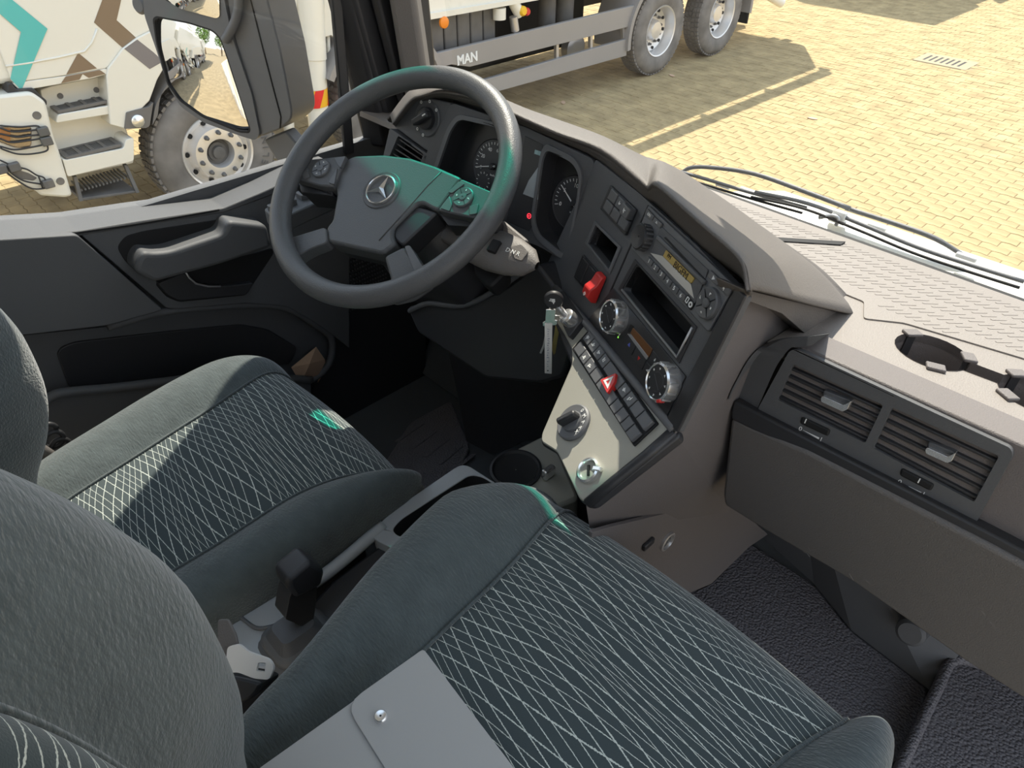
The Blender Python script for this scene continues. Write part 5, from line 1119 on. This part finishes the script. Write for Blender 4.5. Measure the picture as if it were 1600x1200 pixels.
# side under-run rails and boxes
C8 = lambda L: [(660+x*.2125, y*.2125) for x, y in L]
ur = tp('upper_side_rail', C8([(-150, 455), (215, 365), (1560, 40), (1545, 190), (350, 492), (215, 475), (-150, 570)]), -.05, .0, M_SKIRT, T, .006, .012)
c = C8([(330, 432)])[0]; u, v = FT_.px(*c, .001); text('lettering', 'MAN', FT_, u, v, .125, M_WHT, ur, .003, 0, .003, bold=.004)
tp('lower_side_rail', C8([(-100, 740), (510, 572), (1510, 285), (1500, 410), (610, 658), (-100, 850)]), -.05, .0, M_SKIRT, T, .006, .012)
for a, b in (((985, 325), (985, 430)), ((1235, 255), (1235, 350)), ((1470, 195), (1475, 290))):
    obj('rail_post', MB().bar(onX(*C8([a])[0], TX-.06), onX(*C8([b])[0], TX-.06), (.02, 0, 0), (0, .02, 0)), M_ALUM, T)
for k in range(6):
    obj('battery_box', MB().box((-6.28, 4.58+k*.175, 1.0), (.30, .080, .20)), M_CHAS, T, None, .012)
obj('orange_lamp', MB().lathe(FT_.at(*FT_.px(694, 35, -.02), -.03), [(.055, 0), (.052, .02), (.03, .03)], 20, cap1=True), M_OR, T, 40)
for p, m_, r in (((820, 18), M_YEL, .05), ((826, 19), M_RED, .04)): obj('round_cap', MB().lathe(FT_.at(*FT_.px(*p, -.0), -.02), [(r, -.08), (r, .0), (r*.7, .02)], 18, cap1=True), m_, T, 40)
for a, b, r in (((780, 12), (780, 30), .07), ((802, 26), (805, 48), .045), ((800, 0), (812, 22), .06)): obj('valve_block', MB().tube([onX(*a, TX-.08), onX(*b, TX-.08)], r, 12), M_WPAINT if r > .05 else M_ALUM, T, 40)
for p, r in (((855, 6), .10), ((882, 9), .11)): c = onX(*p, TX-.35); obj('air_tank', MB().lathe(Fr(c, (1, 0, 0), (0, 1, 0)), [(r, -.3), (r, .08), (r*.9, .10), (.001, .10)], 22), M_CHAS, T, 40)
obj('spare_hub', MB().lathe(Fr((-6.2, *onX(900, 76, -6.2).yz), (0, 1, 0), (0, 0, 1)), [(.16, -.1), (.16, 0), (.12, .02), (.05, .01)], 24, cap1=True), M_ALUM, T, 40)
# rear wheel wings
def wing(yc, r0, a0, a1):
    ps = [V((TX+.04, yc+r0*math.cos(a), .535+r0*math.sin(a))) for a in np.linspace(a0, a1, 22)]
    obj('wheel_wing', MB().grid([[p, p+q*.055, p+q*.055+V((-.55, 0, 0)), p+V((-.55, 0, 0))] for p, q in zip(ps, [V((0, math.cos(a), math.sin(a))) for a in np.linspace(a0, a1, 22)])], True), M_SKIRT, T, 50)
wing(4.0, .66, .25, 2.6); wing(8.314, .66, .55, 3.3); wing(9.72, .66, -.1, 2.6)
obj('mud_flap', MB().box((TX-.25, 10.42, .62), (.26, .015, .30)), M_BLK, T)
for k, (y, z) in enumerate(((10.9, .75), (11.3, .55), (11.6, .95))): obj('rear_hydraulics', MB().tube([V((TX-.2, y, z)), V((TX-.1, y+.25, z-.12))], .07, 12), M_WPAINT, T, 40)
for k in range(2): obj('hand_rail', MB().box((TX-.14, 8.1, 3.52+.20*k), (.035, 4.35, .045)), M_WPAINT, T)
for k in range(7): obj('rail_stanchion', MB().box((TX-.14, 3.9+k*1.4, 3.52), (.03, .03, .22)), M_WPAINT, T)
# the same lorry type parked in the row behind, seen only in the mirror
for k in (1, 2): 
    c = clone(T, (-.1*k, -12.2*k, 0)); c['label'] = ('white lorry parked next in the row, seen reflected in the door mirror', 'white lorry furthest back in the row, seen reflected in the door mirror')[k-1]

own = thing('load_body', 'white load body of the own vehicle behind the cab, seen reflected in the door mirror', 'truck body', (-.4, -4.6, 1.0))
obj('body_side', MB().box((-.38, -4.6, 2.15), (1.12, 3.6, .95)), M_WPAINT, own, None, .03)
for k in range(9): obj('body_post', MB().box((-1.51, -1.3-k*.82, 2.15), (.012, .04, .93)), M_WPAINT, own, None, .004)
obj('side_guard', MB().box((-1.46, -4.6, .80), (.03, 2.6, .10)), M_SKIRT, own, None, .01)
c = clone(T, (0, 15.2, 0)); c['label'] = 'white lorry parked ahead of the first, only its shadow reaching the paving in view'
# ------------------------------------------------------------------ yard paving
gnd = struct('ground', MB().add([V((-300, -300, -.005)), V((300, -300, -.005)), V((300, 300, -.005)), V((-300, 300, -.005))], [(0, 1, 2, 3)]), M_JOINT)
PL_, PW = .225, .1125
def outline(g=.003, k=1):
    zg = [0, .012, 0, .012, 0]; xs = [-PL_/2+PL_*i/4 for i in range(5)]
    top = [(x*(1-2*g/PL_)*k, z+PW/2-g) for x, z in zip(xs, zg)]; bot = [(x*(1-2*g/PL_)*k, z-PW/2+g) for x, z in zip(xs, zg)]
    return bot+top[::-1]
O1 = np.array(outline(.0022)); O2 = np.array(outline(.0055))
nO = len(O1)
base_v = np.concatenate([np.c_[O1, np.full(nO, -.012)], np.c_[O1, np.full(nO, -.003)], np.c_[O2, np.zeros(nO)]])
base_f = [(i, (i+1) % nO, nO+(i+1) % nO, nO+i) for i in range(nO)]+[(nO+i, nO+(i+1) % nO, 2*nO+(i+1) % nO, 2*nO+i) for i in range(nO)]+[tuple(range(2*nO, 3*nO))]
ang = 0.0
cells = []
rng = np.random.RandomState(5)
Rm = np.array([_r2, _d2, _f])
jj, ii = np.meshgrid(np.arange(0, 240), np.arange(-70, 22), indexing='ij')
cx_ = ii*PL_+(jj % 2)*PL_/2; cy_ = -2.0+jj*PW
P3 = np.stack([cx_.ravel(), cy_.ravel(), np.zeros(cx_.size)], 1); q = (P3-np.array(CAM)) @ Rm.T
ok = q[:, 2] > .5; pxs = 800+FPX*q[:, 0]/np.maximum(q[:, 2], .1); pys = 600+FPX*q[:, 1]/np.maximum(q[:, 2], .1)
def grate_hit(P): return (abs(P[:, 0]+3.45) < .37) & (abs(P[:, 1]-11.87) < .28)
vis = ok & (pxs > -120) & (pxs < 1720) & (pys > -60) & (pys < 620) & (P3[:, 0] > -9.5) & ~grate_hit(P3)
P3 = P3[vis]; pxs = pxs[vis]; pys = pys[vis]; dist = np.linalg.norm(P3-np.array(CAM), axis=1)
inview = (pxs > 1000) & (pxs < 1600) & (pys > 0) & (pys < 260+(pxs-1000)*.30)
order = np.argsort(np.where(inview, dist, 1e3)); near = set(order[:300].tolist())
def bricks_mesh(idx):
    n = len(idx); k = len(base_v); vv = np.empty((n, k, 3)); r = rng.rand(n, 4)
    vv[:] = base_v[None]; tilt = (r[:, :2]-.5)*.02
    vv[:, :, 2] += (r[:, 2:3]-.5)*.004*(base_v[None, :, 2] > -.002) + (vv[:, :, 0]*tilt[:, :1]+vv[:, :, 1]*tilt[:, 1:2])*(base_v[None, :, 2] > -.002)
    vv += P3[idx][:, None, :]
    return vv
rest = np.array([i for i in range(len(P3)) if i not in near]); vv = bricks_mesh(rest)
fs = []; k = len(base_v)
for i in range(len(rest)): o = i*k; fs += [tuple(x+o for x in f) for f in base_f]
me = bpy.data.meshes.new('pavers'); me.from_pydata(vv.reshape(-1, 3).tolist(), [], fs); me.materials.append(M_PAVE)
me.validate(); tag(obj('distant_pavers', me, None, gnd), kind='stuff')
protos = []
for _ in range(4):
    m = MB(); t = (rng.rand(2)-.5)*.02
    m.add([(x, y, z+(t[0]*x+t[1]*y if z > -.002 else 0)) for x, y, z in base_v], base_f); o = obj('paver', m, M_PAVE, gnd); protos.append(o.data); bpy.data.objects.remove(o)
for i in sorted(near): obj('paver', protos[i % 4], None, gnd, loc=V(P3[i])+V((0, 0, (rng.rand()-.5)*.004)))
# drain grate let into the paving
dg = thing('drain_grate', 'grey iron drain grate with slots set in the sunlit paving', 'drain', (-3.45, 11.87, 0))
FGd = FLAT(0).at(-3.45, 11.87)
obj('grate_frame', MB().holed(FGd, [(-.36, -.27), (.36, -.27), (.36, .27), (-.36, .27)], [[(-.27+k*.078, -.16), (-.27+k*.078+.034, -.16), (-.27+k*.078+.034, .16), (-.27+k*.078, .16)] for k in range(7)], -.02, .004), mat('weathered_iron', (.36, .30, .20), .8, spec=.2), dg, None, .003)
obj('grate_pit', MB().box((-3.45, 11.87, -.001), (.30, .20, .002)), M_BLK, dg)
# dry leaves
rr = random.Random(11)
for k, (p, w_) in enumerate(((( 1050, 118), 'small brown leaf lying in the lorry shadow near the rear wheels'), ((1270, 185), 'small brown leaf lying on the sunlit paving'), ((880, 160), 'brown leaf lying just below the lower side rail of the lorry'))):
    c = onZ(*p, .006); g = FLAT(.006).at(c.x, c.y, 0, rr.uniform(0, 6)); n_ = 10
    lf_ = MB().plate(g, [(.055*math.cos(2*PI*i/n_)*(1 if i else 1.3), .028*math.sin(2*PI*i/n_)) for i in range(n_)], 0, .003)
    tag(obj('fallen_leaf', lf_, M_PAPER), w_, 'leaf', 'dry leaves on the yard paving')
# trees far behind, seen in the mirror
def tree(x, y, s, label, k):
    t = thing('tree', label, 'tree', (x, y, 0), 'trees behind the yard')
    obj('trunk', MB().tube([V((x, y, 0)), V((x+.1, y, 1.6*s)), V((x, y+.1, 2.6*s))], [.16*s, .12*s, .07*s], 8), mat('bark', (.12, .08, .05), .9), t, 180)
    m = MB(); r_ = random.Random(k)
    for _ in range(700):
        d = V((r_.gauss(0, 1), r_.gauss(0, 1), r_.gauss(0, 1))).normalized()*(r_.random()**.4)*1.9*s; c = V((x, y, 3.6*s))+V((d.x, d.y, d.z*.9)); a = V((r_.uniform(-1, 1), r_.uniform(-1, 1), r_.uniform(-1, 1))).normalized(); b = a.orthogonal().normalized()
        m.add([c+a*.2*s, c+b*.11*s, c-a*.2*s, c-b*.11*s], [(0, 1, 2, 3)])
    tag(obj('foliage', m, mat('leaf_green', (.10, .20, .035), .7, var=.3), t), kind='stuff')
for k, (x, y, s) in enumerate(((-9.5, -46, 1.5), (-3.0, -49, 1.25), (4, -47, 1.7))): tree(x, y, s, ('green tree far behind the yard, nearest the lorry row in the mirror', 'smallest green tree far behind the yard, between two taller ones', 'tallest green tree far behind the yard, farthest from the lorry row')[k], k)
